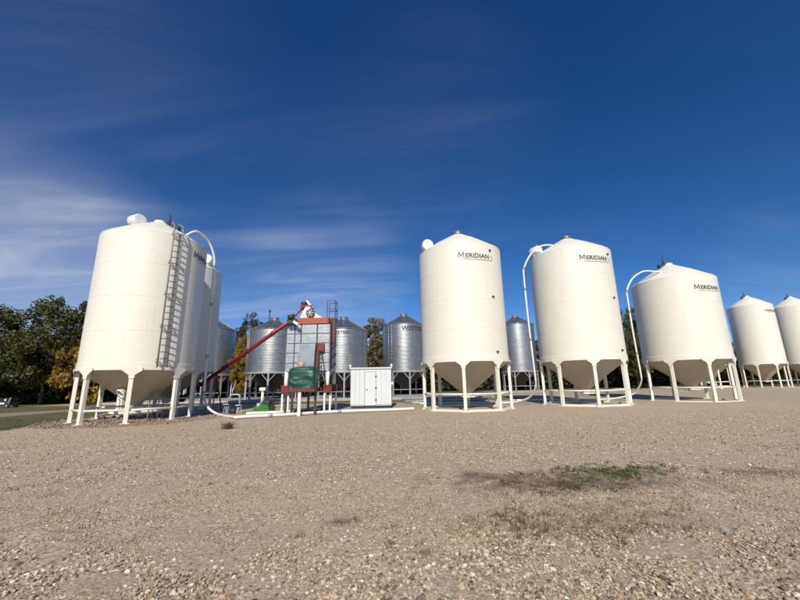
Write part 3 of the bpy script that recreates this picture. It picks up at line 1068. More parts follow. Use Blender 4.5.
def galv_bin(X, Y, R, ring, eave, apex, label, letters=None, ladder=None, pole=None, zb=0.16, knee=True):
    root = thing('galvanized_bin', (X, Y, zb), label, 'grain bin', 'galvanized corrugated hopper bins')
    ring, eave, apex = ring - zb, eave - zb, apex - zb
    n = max(4, round((eave - ring) / 0.82))
    hh = (eave - ring) / n
    me = MB().lathe([(R, 0), (R, hh - 0.03), (R + 0.014, hh - 0.025), (R + 0.014, hh)], 80).mesh('wall_ring', 'galv_corrugated')
    for i in range(n):
        obj('wall_ring', me, root, (0, 0, ring + i * hh), (0, 0, 0.3 * i))
    rn, ca = 20, 0.32
    da = 2 * math.pi / rn
    rise = apex - eave
    m = MB()
    m.add([pt(R + 0.08, 0, eave - 0.04), pt(R + 0.08, da, eave - 0.04), pt(ca, da, eave + rise * (1 - ca / R)), pt(ca, 0, eave + rise * (1 - ca / R))], [(0, 1, 2, 3)])
    m.bar(pt(R + 0.08, 0, eave - 0.02), pt(ca, 0, eave + rise * (1 - ca / R) + 0.02), 0.05, 0.07)
    me = m.mesh('roof_panel', 'galv_roof')
    for i in range(rn):
        obj('roof_panel', me, root, rot=(0, 0, i * da))
    zt = eave + rise * (1 - ca / R)
    obj('roof_cap', MB().lathe([(ca + 0.04, zt - 0.05), (ca + 0.04, zt + 0.18), (ca + 0.12, zt + 0.18), (ca + 0.12, zt + 0.23), (0.0, zt + 0.36)], 24).mesh('roof_cap', 'galv_cap'), root)
    obj('eave_band', MB().lathe([(R + 0.015, eave - 0.10), (R + 0.09, eave - 0.055), (R + 0.09, eave - 0.03)], 64).mesh('eave_band', 'galv_cap'), root)
    obj('ring_beam', MB().lathe([(R - 0.05, ring - 0.14), (R + 0.05, ring - 0.14), (R + 0.05, ring + 0.03), (R, ring + 0.04)], 64).mesh('ring_beam', 'galv_leg'), root)
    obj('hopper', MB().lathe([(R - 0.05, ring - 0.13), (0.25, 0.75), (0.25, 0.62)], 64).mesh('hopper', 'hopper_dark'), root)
    d8 = math.pi / 4
    leg = MB().box((-0.075, -R - 0.02, 0), (0.075, -R + 0.12, ring - 0.14)).mesh('leg', 'galv_leg')
    kn = MB()
    for s in (-1, 1):
        kn.bar((0.05 * s, -R + 0.02, ring - 0.85), (0.62 * s, -R + 0.13, ring - 0.16), 0.06, 0.06)
    knm = kn.mesh('knee_brace', 'galv_leg')
    foot = MB().box((-0.16, -R - 0.1, 0), (0.16, -R + 0.2, 0.02)).mesh('foot_plate', 'galv_leg')
    p0, p1 = pt(R - 0.05, 0, 0.62), pt(R - 0.05, d8, 0.62)
    brm = MB().bar(p0.lerp(p1, .04), p0.lerp(p1, .96), 0.05, 0.06).mesh('brace', 'galv_leg')
    for i in range(8):
        lo = obj('leg', leg, root, rot=(0, 0, R_(12) + i * d8))
        if knee:
            obj('knee_brace', knm, lo)
        obj('foot_plate', foot, lo)
        obj('brace', brm, root, rot=(0, 0, R_(12) + i * d8))
    if letters:
        ph, width, z0, h, mname = letters
        xs = [v.x for v in PLAIN[0]]
        k = width / (max(xs) - min(xs))
        vs = [Vector(((v.x - min(xs)) * k, v.y * h / 0.69, 0)) for v in PLAIN[0]]
        m = MB()
        m.add(wrap(vs, R + 0.03, ph, z0 - zb), PLAIN[1])
        obj('lettering', m.mesh('lettering', mname), root, label='dark lettering WESTEEL')
    if ladder is not None:
        m = MB()
        for s in (-0.085, 0.085):
            m.tube([pt(R + 0.14, ladder + s, ring), pt(R + 0.14, ladder + s, eave)], 0.028, 6)
        ld = obj('ladder', m.mesh('ladder', 'galv_leg'), root)
        rg = MB().tube([pt(R + 0.14, ladder - 0.085, 0), pt(R + 0.14, ladder + 0.085, 0)], 0.02, 6).mesh('rung', 'galv_leg')
        z = ring + 0.2
        while z < eave:
            obj('rung', rg, ld, (0, 0, z))
            z += 0.32
    if pole:
        q = Vector(pole) - Vector((X, Y, zb))
        rr = math.hypot(q.x, q.y)
        z0 = eave + rise * (1 - rr / R)
        obj('roof_pole', MB().tube([(q.x, q.y, z0 - 0.05), (q.x, q.y, q.z)], 0.05, 8).tube([(q.x, q.y, q.z - 0.25), (q.x, q.y, q.z + 0.02)], 0.10, 10).mesh('roof_pole', 'dark_metal'), root)
    return root


galv_bin(-21.5, 41.4, 2.44, 2.75, 7.8, 9.15, 'galvanized bin half hidden behind the shaded white bin', ladder=R_(-30))
galv_bin(-13.1, 37.4, 2.44, 2.72, 6.92, 8.25, 'galvanized bin behind the red auger, thin pole on its roof', ladder=R_(-48), pole=tuple(at_y(270, 310, 36.9)))
galv_bin(-5.9, 37.4, 2.44, 2.66, 6.82, 8.2, 'galvanized bin showing between the dryer and the white shed', letters=(R_(-24), 2.1, 6.28, 0.26, 'letter_faded'))
galv_bin(0.4, 42.3, 2.44, 2.75, 8.0, 9.35, 'galvanized bin with bold dark lettering above the right half of the shed', letters=(R_(-7), 2.95, 7.16, 0.47, 'letter_grey'), ladder=R_(-38))
galv_bin(16.5, 51.7, 2.44, 2.75, 9.2, 10.6, 'slim galvanized bin in the gap between two front white bins')
galv_bin(-26.9, 43.2, 2.44, 2.7, 6.6, 7.9, 'galvanized bin behind the ladder bin, only its legs showing under the hopper')

# ------------------------------------------------------------------ grain dryer
D = thing('grain_dryer', (-5.1, 20.9, 0), 'galvanized panelled grain dryer tower with red frame behind the green tarp', 'grain dryer')


def dl(x, y, z):
    return (x + 5.1, y - 20.9, z)


FY = 19.92


def dbox(name, lo, hi, mname, parent=None, bev=0.0, label=None):
    return obj(name, MB().box(dl(*lo), dl(*hi), bev).mesh(name, mname), parent or D, label=label)


xl, xr, zb_, zt_ = -6.27, -3.92, 2.16, 4.74
dbox('core', (xl + 0.02, FY + 0.03, zb_ + 0.01), (xr - 0.02, 22.0, zt_ - 0.01), 'dark_metal')
rows = [4.74, 4.22, 3.69, 3.16, 2.62, 2.16]
cols = [(-6.27, -5.84), (-5.82, -5.50), (-5.47, -4.62), (-4.58, -3.92)]
for r_i in range(5):
    for c_i, (xa, xb) in enumerate(cols):
        if c_i == 2 and r_i >= 2:
            continue
        if c_i == 3 and r_i >= 2:
            xa = -4.40
        z1, z0 = rows[r_i] - 0.024, rows[r_i + 1] + 0.024
        pm = MB().box(dl(xa + 0.016, FY, z0), dl(xb - 0.016, FY + 0.028, z1), 0.006)
        for k in (0.33, 0.66):
            zz = z0 + (z1 - z0) * k
            pm.box(dl(xa + 0.03, FY - 0.006, zz - 0.008), dl(xb - 0.03, FY + 0.001, zz + 0.008))
        obj('panel', pm.mesh('panel', 'dryer_panel'), D)
# left side panels
for r_i in range(5):
    for k in range(3):
        y0 = FY + 0.04 + k * 0.68
        obj('panel', MB().box(dl(xl - 0.012, y0, rows[r_i + 1] + .014), dl(xl + 0.02, y0 + 0.66, rows[r_i] - .014), 0.006).mesh('panel', 'dryer_panel'), D)
        obj('panel', MB().box(dl(xr - 0.02, y0, rows[r_i + 1] + .014), dl(xr + 0.012, y0 + 0.66, rows[r_i] - .014), 0.006).mesh('panel', 'dryer_panel'), D)
# smooth grey air duct in the middle, narrowing downwards
obj('air_duct', MB().prism([dl(-5.47, FY - 0.22, 3.66), dl(-4.62, FY - 0.22, 3.66), dl(-4.70, FY - 0.22, 2.2), dl(-5.62, FY - 0.22, 2.2)], (0, 0, 0), (0, 0.25, 0)).mesh('air_duct', 'smooth_grey'), D)
dbox('red_post', (-4.55, FY - 0.06, 1.45), (-4.49, FY + 0.03, 3.72), 'red_paint')
dbox('motor_box', (-4.46, FY - 0.24, 3.24), (-4.16, FY + 0.01, 3.66), 'red_paint', bev=0.02)
m = MB()
for zz in np.arange(2.2, 3.2, 0.22):
    m.bar(dl(-4.46, FY - 0.05, zz), dl(-4.30, FY - 0.05, zz), 0.025, 0.025)
m.bar(dl(-4.30, FY - 0.05, 1.5), dl(-4.30, FY - 0.05, 3.2), 0.03, 0.03)
obj('step_ladder', m.mesh('step_ladder', 'dark_metal'), D)
# red top beam and gable with fan
dbox('top_beam', (-5.66, FY - 0.05, 4.76), (-4.02, FY + 0.05, 5.10), 'orange_red', bev=0.01)
dbox('top_frame', (-6.25, FY + 0.06, 4.75), (-3.95, 22.0, 5.0), 'red_paint')
obj('roof_hood', MB().prism([dl(-5.72, FY + 0.16, 5.01), dl(-4.18, FY + 0.16, 5.01), dl(-4.95, FY + 0.16, 5.52), dl(-5.12, FY + 0.16, 5.78), dl(-5.36, FY + 0.16, 5.78)], (0, 0, 0), (0, 1.6, 0)).mesh('roof_hood', 'white_shed'), D)
fan_c = at_y(310.5, 313.2, FY + 0.12)
fm = MB().tube([dl(fan_c.x, FY + 0.04, fan_c.z), dl(fan_c.x, FY + 0.16, fan_c.z)], 0.235, 24)
fan = obj('fan', fm.mesh('fan', 'dark_metal'), D)
hubm = MB().tube([dl(fan_c.x, FY + 0.0, fan_c.z), dl(fan_c.x, FY + 0.045, fan_c.z)], 0.06, 12)
for k in range(6):
    a = k * math.pi / 3
    hubm.bar(dl(fan_c.x, FY + 0.03, fan_c.z), dl(fan_c.x + 0.21 * math.cos(a), FY + 0.03, fan_c.z + 0.21 * math.sin(a)), 0.05, 0.012, (0, 1, 0))
obj('fan_blade', hubm.mesh('fan_blade', 'galv_cap'), fan)
# distributor head on the roof
hq = at_y(307.5, 306, 20.4)
hm = MB().box(dl(hq.x - 0.34, hq.y - 0.2, hq.z - 0.2), dl(hq.x + 0.30, hq.y + 0.2, hq.z + 0.02), 0.02)
head = obj('inlet_head', hm.mesh('inlet_head', 'red_paint'), D)
obj('inlet_chute', MB().bar(dl(hq.x - 0.05, hq.y - 0.05, hq.z + 0.30), dl(hq.x + 0.32, hq.y - 0.05, hq.z - 0.12), 0.12, 0.10).mesh('inlet_chute', 'white_pipe'), head)
obj('inlet_motor', MB().tube([dl(hq.x - 0.32, hq.y - 0.1, hq.z + 0.08), dl(hq.x - 0.02, hq.y - 0.1, hq.z + 0.16)], 0.11, 14).mesh('inlet_motor', 'dark_metal'), head)
# platform, cage and ladder on the right side
pm = MB()
pm.box(dl(-4.12, 19.98, 5.02), dl(-3.62, 20.7, 5.10))
pm.box(dl(-3.90, 20.0, 3.70), dl(-3.66, 20.5, 5.02))
plat = obj('platform', pm.mesh('platform', 'red_paint'), D)
for (x, y) in ((-4.10, 20.0), (-3.66, 20.0), (-3.66, 20.66), (-4.10, 20.66)):
    obj('railing_post', MB().bar(dl(x, y, 5.10), dl(x, y, 6.08), 0.04, 0.04).mesh('railing_post', 'dark_metal'), plat)
for zz in (5.6, 6.08):
    rm = MB().bar(dl(-4.10, 20.0, zz), dl(-3.66, 20.0, zz), 0.03, 0.03).bar(dl(-3.66, 20.0, zz), dl(-3.66, 20.66, zz), 0.03, 0.03).bar(dl(-4.1, 20.66, zz), dl(-3.66, 20.66, zz), 0.03, 0.03)
    obj('railing', rm.mesh('railing', 'dark_metal'), plat)
obj('side_ladder', MB().bar(dl(-3.80, 19.96, 2.3), dl(-3.80, 19.96, 5.0), 0.05, 0.05).bar(dl(-3.64, 19.96, 3.1), dl(-3.64, 19.96, 6.08), 0.08, 0.05).mesh('side_ladder', 'dark_metal'), D)
for zz in (2.18, 2.72, 3.25):
    obj('side_brace', MB().bar(dl(-3.89, 19.98, zz), dl(-3.89, 21.9, zz + 0.5), 0.05, 0.05).mesh('side_brace', 'red_paint'), D)
for k, (xa, za, xb, zb2) in enumerate(((-4.3, 3.2, -4.05, 1.3), (-4.5, 1.45, -4.9, 1.2), (-3.84, 4.9, -3.86, 1.4))):
    obj('cable', MB().tube(smooth_path([dl(xa, FY - 0.09, za), dl((xa + xb) / 2 + 0.06, FY - 0.12, (za + zb2) / 2 - 0.1), dl(xb, FY - 0.1, zb2)], 6), 0.022, 6).mesh('cable', 'black_rubber'), D)
# legs, red shoes and lower frame
for (x, y) in ((-6.22, 20.05), (-3.98, 20.05), (-6.22, 21.85), (-3.98, 21.85)):
    lo = obj('leg', MB().tube([dl(x, y, 1.15), dl(x, y, 2.18)], 0.105, 16).mesh('leg', 'white_pipe'), D)
    obj('red_shoe', MB().box(dl(x - 0.19, y - 0.19, 1.06), dl(x + 0.19, y + 0.19, 1.46), 0.02).mesh('red_shoe', 'red_paint'), lo)
    for dx, dy in ((-0.13, -0.1), (0.13, 0.1)):
        obj('lower_leg', MB().box(dl(x + dx - 0.045, y + dy - 0.045, 0.01), dl(x + dx + 0.045, y + dy + 0.045, 1.02)).mesh('lower_leg', 'white_pipe'), lo)
q = gnd(299.7, 416)
dbox('front_leg', (q.x - 0.07, 18.25, 0.01), (q.x + 0.07, 18.39, 1.12), 'white_pipe')
dbox('cross_beam', (-5.55, 18.30, 1.14), (-4.3, 18.42, 1.29), 'red_paint')
dbox('cross_beam', (-6.0, 19.62, 1.12), (-4.2, 19.80, 1.30), 'red_paint')
for x in (-5.45, -4.4):
    dbox('side_beam', (x - 0.08, 18.43, 1.14), (x + 0.08, 19.61, 1.28), 'red_paint')
for x, y in ((-5.85, 18.9), (-4.35, 18.9), (-4.9, 19.7), (-5.75, 19.7)):
    dbox('lower_leg', (x - 0.05, y - 0.05, 0.01), (x + 0.05, y + 0.05, 1.13), 'dark_metal')
dbox('base_skid', (-6.3, 20.3, 0.01), (-3.9, 20.45, 0.16), 'dark_metal')
dbox('base_skid', (-6.3, 21.5, 0.01), (-3.9, 21.65, 0.16), 'dark_metal')

# tarp-covered machine on the lower frame
tr = thing('covered_burner', (-4.98, 18.95, 1.3), 'green tarpaulin wrapped over a machine at the foot of the dryer', 'tarpaulin')
nu, nv = 72, 40
tv, tf = [], []
for j in range(nv + 1):
    v = j / nv
    zz = 1.10 * v ** 0.85 if j < nv - 8 else None
    for i in range(nu):
        a = 2 * math.pi * i / nu
        ex = 0.28
        cs, sn = math.cos(a), math.sin(a)
        sx = math.copysign(abs(cs) ** ex, cs)
        sy = math.copysign(abs(sn) ** ex, sn)
        if j <= nv - 9:
            s = j / (nv - 9)
            k = 1.0 - 0.06 * s
            z = 0.96 * s
        else:
            s = (j - (nv - 9)) / 9
            k = 0.94 * math.cos(s * math.pi / 2) ** 0.6
            z = 0.96 + 0.13 * math.sin(s * math.pi / 2)
        x, y = 0.70 * k * sx, 0.52 * k * sy
        fold = 0.055 * noise.noise((x * 3.2 + z * 2.2, y * 3.2, z * 4.5 + x * 1.7)) + 0.012 * noise.noise((x * 7 + z * 4, y * 7, z * 7))
        sag = 0.05 * math.sin(9 * z + 3.2 * x + 1.2 * math.sin(4 * x)) * (1 - abs(2 * min(z, 1) - 1) * .5)
        n = Vector((cs, sn, 0.25)).normalized()
        w = (fold + sag * 0.5)
        hem = 0.05 * math.sin(5 * a) + 0.05 * noise.noise((cs * 2, sn * 2, 5)) if j == 0 else 0
        tv.append((x + n.x * w, y + n.y * w, z + n.z * w * 0.6 + hem + (0.06 * x if z > .5 else 0)))
for j in range(nv):
    for i in range(nu):
        i2 = (i + 1) % nu
        tf.append((j * nu + i, j * nu + i2, (j + 1) * nu + i2, (j + 1) * nu + i))
m = MB()
m.add(tv, tf, True)
obj('tarpaulin', m.mesh('tarpaulin', 'tarp'), tr)
cq = at_y(301.5, 363.5, 18.95)
obj('tan_cap', MB().lathe([(0.0, 0.36), (0.10, 0.34), (0.16, 0.26), (0.18, 0.15), (0.14, 0.06), (0.12, -0.1)], 20, (cq.x + 4.98, 0, 1.0), sharp=False).mesh('tan_cap', 'tan_cap'), tr)
obj('base_tray', MB().box((-0.66, -0.48, 0.003), (0.66, 0.48, 0.06)).mesh('base_tray', 'red_paint'), tr)

# ------------------------------------------------------------------ red auger
A0, A1 = Vector((-14.05, 23.97, 0.807)), at_y(290, 321.2, 19.62)
ar = thing('grain_auger', (A0.x, A0.y, 0), 'long dark red auger slanting from the left bins up to the dryer top', 'auger')


def al(v):
    return Vector(v) - Vector((A0.x, A0.y, 0))


d = (A1 - A0).normalized()
obj('tube', MB().tube([al(A0 - d * 0.1), al(A1 + d * 0.15)], 0.108, 16).mesh('tube', 'auger_red'), ar)
for k in (0.2, 0.42, 0.64, 0.86):
    q = A0.lerp(A1, k)
    obj('flange', MB().tube([al(q - d * 0.03), al(q + d * 0.03)], 0.14, 16).mesh('flange', 'auger_red'), ar)
obj('intake_hopper', MB().lathe([(0.45, 0.42), (0.22, 0.02), (0.2, 0.0)], 16, tuple(al(A0 - d * 0.15) + Vector((0, 0, -0.2)))).mesh('intake_hopper', 'auger_red'), ar)
ah = MB().box(tuple(al(A1) + Vector((-0.12, -0.16, -0.16))), tuple(al(A1) + Vector((0.34, 0.16, 0.14))), 0.03)
hd = obj('discharge_head', ah.mesh('discharge_head', 'dark_metal'), ar)
obj('drive_motor', MB().tube([al(A1) + Vector((-0.05, -0.2, 0.18)), al(A1) + Vector((0.28, -0.2, 0.26))], 0.12, 14).mesh('drive_motor', 'dark_metal'), hd)
obj('discharge_spout', MB().bar(al(A1) + Vector((0.25, -0.12, -0.05)), al(A1) + Vector((0.5, -0.12, -0.22)), 0.16, 0.14).mesh('discharge_spout', 'white_pipe'), hd)
# upper slim tube that lifts grain on to the head
B_ = at_y(292, 319, 19.8)
E_ = at_y(304.5, 306.5, 20.2)
obj('upper_tube', MB().tube([al(B_), al(E_)], 0.05, 10).mesh('upper_tube', 'auger_red'), ar)
for s in (-0.55, 0.55):
    q = A0.lerp(A1, 0.36)
    obj('support_leg', MB().bar(al(q) + Vector((0, 0, -0.1)), al((q.x + 0.2, q.y + s, 0.0)), 0.05, 0.05).mesh('support_leg', 'auger_red'), ar)

# ------------------------------------------------------------------ white shed
S = thing('white_shed', (-1.92, 24.0, 0), 'small white metal-clad shed with a narrow door beside the dryer', 'shed')
y0, y1, x0, x1, ht = -1.12, 1.12, -1.21, 1.28, 2.36
obj('wall_core', MB().box((x0 + 0.015, y0 + 0.015, 0.16), (x1 - 0.015, y1 - 0.015, ht)).mesh('wall_core', 'shed_trim'), S)
for ya in (y0 + 0.08, y1 - 0.22):
    obj('skid', MB().box((x0 + 0.05, ya, 0.0), (x1 - 0.05, ya + 0.14, 0.158)).mesh('skid', 'dark_metal'), S)
door0, door1 = -0.36, 0.36
edges = [x0, -0.93, -0.645, door0]
for xa, xb in list(zip(edges[:-1], edges[1:])) + [(door1, 0.67), (0.67, 0.97), (0.97, x1)]:
    obj('cladding_panel', MB().box((xa + 0.006, y0 - 0.006, 0.15), (xb - 0.006, y0 + 0.016, ht), 0.006).mesh('cladding_panel', 'white_shed'), S)
obj('cladding_panel', MB().box((door0 + 0.006, y0 - 0.006, 2.20), (door1 - 0.006, y0 + 0.016, ht), 0.006).mesh('cladding_panel', 'white_shed'), S)
for k in range(7):
    yy = y0 + 0.02 + k * 0.31
    for xx in (x0 - 0.004, x1 - 0.016):
        obj('cladding_panel', MB().box((xx, yy, 0.15), (xx + 0.02, yy + 0.30, ht), 0.005).mesh('cladding_panel', 'white_shed'), S)
dr = obj('door', MB().box((door0 + 0.03, y0 - 0.014, 0.18), (door1 - 0.03, y0 + 0.016, 2.17), 0.006).mesh('door', 'white_shed'), S)
fr = MB().box((door0, y0 - 0.022, 0.16), (door0 + 0.028, y0 + 0.014, 2.2)).box((door1 - 0.028, y0 - 0.022, 0.16), (door1, y0 + 0.014, 2.2)).box((door0 + 0.028, y0 - 0.022, 2.172), (door1 - 0.028, y0 + 0.014, 2.2))
obj('door_frame', fr.mesh('door_frame', 'shed_trim'), S)
obj('handle', MB().tube([(door0 + 0.10, y0 - 0.014, 1.12), (door0 + 0.10, y0 - 0.06, 1.12), (door0 + 0.20, y0 - 0.06, 1.12)], 0.016, 8).mesh('handle', 'dark_metal'), dr)
for zz in (0.5, 1.2, 1.9):
    obj('hinge', MB().box((door1 - 0.06, y0 - 0.034, zz - 0.05), (door1 + 0.03, y0 - 0.023, zz + 0.05)).mesh('hinge', 'dark_metal'), dr)
obj('kick_plate', MB().box((x0 - 0.002, y0 - 0.016, 0.15), (door0 - 0.006, y0 - 0.007, 0.24)).mesh('kick_plate', 'shed_trim'), S)
obj('kick_plate', MB().box((door1 + 0.006, y0 - 0.016, 0.15), (x1 + 0.002, y0 - 0.007, 0.24)).mesh('kick_plate', 'shed_trim'), S)
obj('roof', MB().prism([(x0 - 0.06, y0 - 0.08, ht + 0.002), (x1 + 0.06, y0 - 0.08, ht + 0.002), (x1 + 0.06, y0 - 0.08, ht + 0.09), (x0 - 0.06, y0 - 0.08, ht + 0.09)], (0, 0, 0), (0, 2.4, 0)).mesh('roof', 'white_shed'), S)
for xx in (x0 - 0.03, x1 + 0.03):
    obj('corner_lamp', MB().lathe([(0.0, 0.2), (0.06, 0.17), (0.085, 0.10), (0.06, 0.03), (0.05, 0.0)], 14, (xx, y0 - 0.02, ht + 0.09)).mesh('corner_lamp', 'white_pipe'), S)
obj('wall_knob', MB().tube([(x1 + 0.0, -0.9, 1.45), (x1 + 0.14, -0.9, 1.45)], 0.11, 14).mesh('wall_knob', 'white_pipe'), S)

# ------------------------------------------------------------------ small machines by the dryer
gm0 = Vector((-8.4, 22.9, 0))
G = thing('green_blower', tuple(gm0), 'small green blower unit with white breather stack left of dryer', 'blower')
obj('base_frame', MB().box((-0.50, -0.32, 0.0), (0.42, 0.32, 0.22), 0.02).mesh('base_frame', 'green_paint'), G)
obj('bright_panel', MB().box((-0.05, -0.345, 0.16), (0.38, -0.322, 0.34), 0.005).mesh('bright_panel', 'green_paint'), G)
obj('engine', MB().box((-0.05, -0.25, 0.22), (0.40, 0.25, 0.58), 0.05).tube([(0.1, -0.32, 0.40), (0.1, 0.3, 0.40)], 0.16, 16).mesh('engine', 'dark_metal'), G)
obj('gear_case', MB().tube([(-0.3, 0, 0.18), (-0.3, 0, 0.45)], [0.2, 0.12], 16).mesh('gear_case', 'galv_leg'), G)
obj('stack', MB().tube([(-0.13, 0.05, 0.3), (-0.13, 0.05, 1.18)], [0.10, 0.075], 14).mesh('stack', 'white_pipe'), G)
obj('stack_cap', MB().box((-0.31, -0.1, 1.16), (0.06, 0.2, 1.36), 0.04).mesh('stack_cap', 'white_pipe'), G)
obj('wheel', MB().tube([(0.62, -0.25, 0.16), (0.62, -0.15, 0.16)], 0.155, 18).mesh('wheel', 'black_rubber'), G)

V = thing('pipe_manifold', (-9.2, 20.6, 0), 'grey arched pipe manifold with valves left of the green blower', 'pipes')
arch = smooth_path([(-0.36, 0, 0.02), (-0.38, 0, 0.55), (-0.30, 0, 0.84), (-0.05, 0.0, 1.02), (0.22, 0.0, 1.0), (0.30, 0, 0.9), (0.30, 0, 0.3), (0.16, 0, 0.12)], 6)
obj('pipe', MB().tube(arch, 0.05, 12).mesh('pipe', 'galv_leg'), V)
obj('pipe', MB().tube([(-0.10, 0, 1.0), (-0.12, 0, 1.25), (-0.12, 0.3, 1.7)], 0.035, 10).mesh('pipe', 'galv_leg'), V)
for (x, z) in ((-0.38, 0.52), (0.30, 0.46), (-0.05, 1.03)):
    vl = obj('valve', MB().tube([(x, 0, z - 0.09), (x, 0, z + 0.09)], 0.09, 12).mesh('valve', 'dark_metal'), V)
    obj('valve_handle', MB().bar((x - 0.16, -0.11, z), (x + 0.16, -0.11, z), 0.03, 0.03).tube([(x, -0.02, z), (x, -0.11, z)], 0.02, 8).mesh('valve_handle', 'white_pipe'), vl)
for x in (-0.52, -0.28, 0.24, 0.44):
    obj('stand_leg', MB().bar((x, -0.05, 0), (x * 0.93, 0, 0.42), 0.04, 0.04).mesh('stand_leg', 'galv_leg'), V)
obj('pump', MB().tube([(-0.2, -0.02, 0.17), (0.15, -0.02, 0.17)], 0.13, 16).box((-0.15, -0.14, 0.0), (0.1, 0.12, 0.06)).mesh('pump', 'dark_metal'), V)

# step stand below the ladder, white unloading trough under the ladder bin
st = thing('step_stand', (-11.75, 18.0, 0), 'small galvanized step stand under the right side of ladder bin', 'step stand')
obj('platform', MB().box((-0.24, -0.2, 1.02), (0.24, 0.2, 1.06)).mesh('platform', 'ladder_steel'), st)
for x, y in ((-0.22, -0.18), (0.22, -0.18), (-0.22, 0.18), (0.22, 0.18)):
    obj('leg', MB().bar((x, y, 0.005), (x, y, 1.02), 0.04, 0.04).mesh('leg', 'ladder_steel'), st)
obj('step', MB().box((-0.2, -0.32, 0.48), (0.2, -0.20, 0.51)).mesh('step', 'ladder_steel'), st)

tq0, tq1 = at_y(108, 413.0, 17.7), at_y(162, 409.5, 18.3)
tg = thing('unload_trough', (tq0.x, tq0.y, 0), 'white unloading conveyor tapering to a point under the ladder bin', 'conveyor')
ax = (tq1 - tq0)
z_ = Vector((0, 0, tq0.z))
m = MB().tube([z_, ax * 0.08 + z_, ax * 0.22 + z_, ax * 0.4 + z_, ax * 0.7 + z_, ax + z_], [0.03, 0.10, 0.15, 0.15, 0.12, 0.10], 16)
obj('tube', m.mesh('tube', 'white_pipe'), tg)
obj('hitch_bar', MB().tube([z_ + ax * 0.03, z_ + Vector((-0.45, -0.1, -0.12))], 0.025, 8).mesh('hitch_bar', 'old_wood'), tg)
for k in (0.25, 0.85):
    q = ax * k + z_
    for s_ in (-0.22, 0.22):
        obj('leg', MB().bar((q.x, q.y, q.z - 0.06), (q.x, q.y + s_, 0.0), 0.05, 0.05).mesh('leg', 'dark_metal'), tg)

# clutter behind shed and middle bin: pipes on blocks and a pallet
for i, (xa, ya, xb, yb, z, rd, lab) in enumerate(((0.2, 27.2, 6.6, 28.4, 0.18, 0.09, 'grey pipe lying nearest behind the shed and tall bin'),
                                                   (0.0, 30.6, 7.4, 31.2, 0.20, 0.10, 'grey pipe lying farthest behind the tall bin'),
                                                   (0.6, 25.9, 2.1, 26.5, 0.13, 0.07, 'short pale pipe end on the ground right of the shed'))):
    t_ = thing('steel_pipe', ((xa + xb) / 2, (ya + yb) / 2, 0), lab, 'pipe', 'loose pipes on the ground behind the bins')
    a_, b_ = Vector((xa - (xa + xb) / 2, ya - (ya + yb) / 2, z)), Vector((xb - (xa + xb) / 2, yb - (ya + yb) / 2, z))
    obj('pipe', MB().tube([a_, b_], rd, 12).mesh('pipe', 'galv_leg'), t_)
    for k in (0.15, 0.85):
        q = a_.lerp(b_, k)
        obj('block', MB().box((q.x - 0.09, q.y - 0.16, 0.0), (q.x + 0.09, q.y + 0.16, z - rd + 0.004)).mesh('block', 'old_wood'), t_)
pl = thing('wooden_pallet', (1.1, 28.9, 0), 'weathered wooden pallet lying on gravel right of the white shed', 'pallet', rotz=0.25)
slat = MB().box((-0.9, -0.06, 0.12), (0.9, 0.06, 0.145)).mesh('slat', 'old_wood')
for k in range(7):
    obj('slat', slat, pl, (0, -0.54 + k * 0.18, 0))
run = MB().box((-0.05, -0.6, 0.0), (0.05, 0.6, 0.118)).mesh('runner', 'old_wood')
for x in (-0.8, 0, 0.8):
    obj('runner', run, pl, (x, 0, 0))

# small utility cart at the left edge of the picture
uq = gnd(4, 408.2)
uc = thing('utility_cart', (uq.x - 0.25, uq.y + 0.5, 0), 'small dark utility cart with white panels at left edge before the trees', 'cart')
obj('body', MB().box((-0.75, -0.42, 0.22), (0.55, 0.42, 0.50), 0.05).mesh('body', 'dark_green'), uc)
obj('cab', MB().prism([(-0.55, -0.36, 0.5), (0.42, -0.36, 0.5), (0.50, -0.36, 0.80), (-0.40, -0.36, 0.84)], (0, 0, 0), (0, 0.72, 0)).mesh('cab', 'window_glass'), uc)
obj('white_panel', MB().box((-0.35, -0.445, 0.30), (0.12, -0.42, 0.46), 0.005).mesh('white_panel', 'white_shed'), uc)
obj('white_panel', MB().box((0.0, -0.385, 0.60), (0.16, -0.362, 0.75), 0.005).mesh('white_panel', 'white_shed'), uc)
obj('corner_post', MB().bar((0.46, -0.40, 0.45), (0.56, -0.40, 0.86), 0.10, 0.06).mesh('corner_post', 'shed_trim'), uc)
for x in (-0.5, 0.32):
    for y in (-0.43, 0.33):
        w = obj('wheel', MB().tube([(x, y, 0.19), (x, y + 0.12, 0.19)], 0.188, 18).mesh('wheel', 'black_rubber'), uc)
        obj('rim', MB().tube([(x, y - 0.008, 0.19), (x, y - 0.001, 0.19)], 0.09, 14).mesh('rim', 'galv_leg'), w)


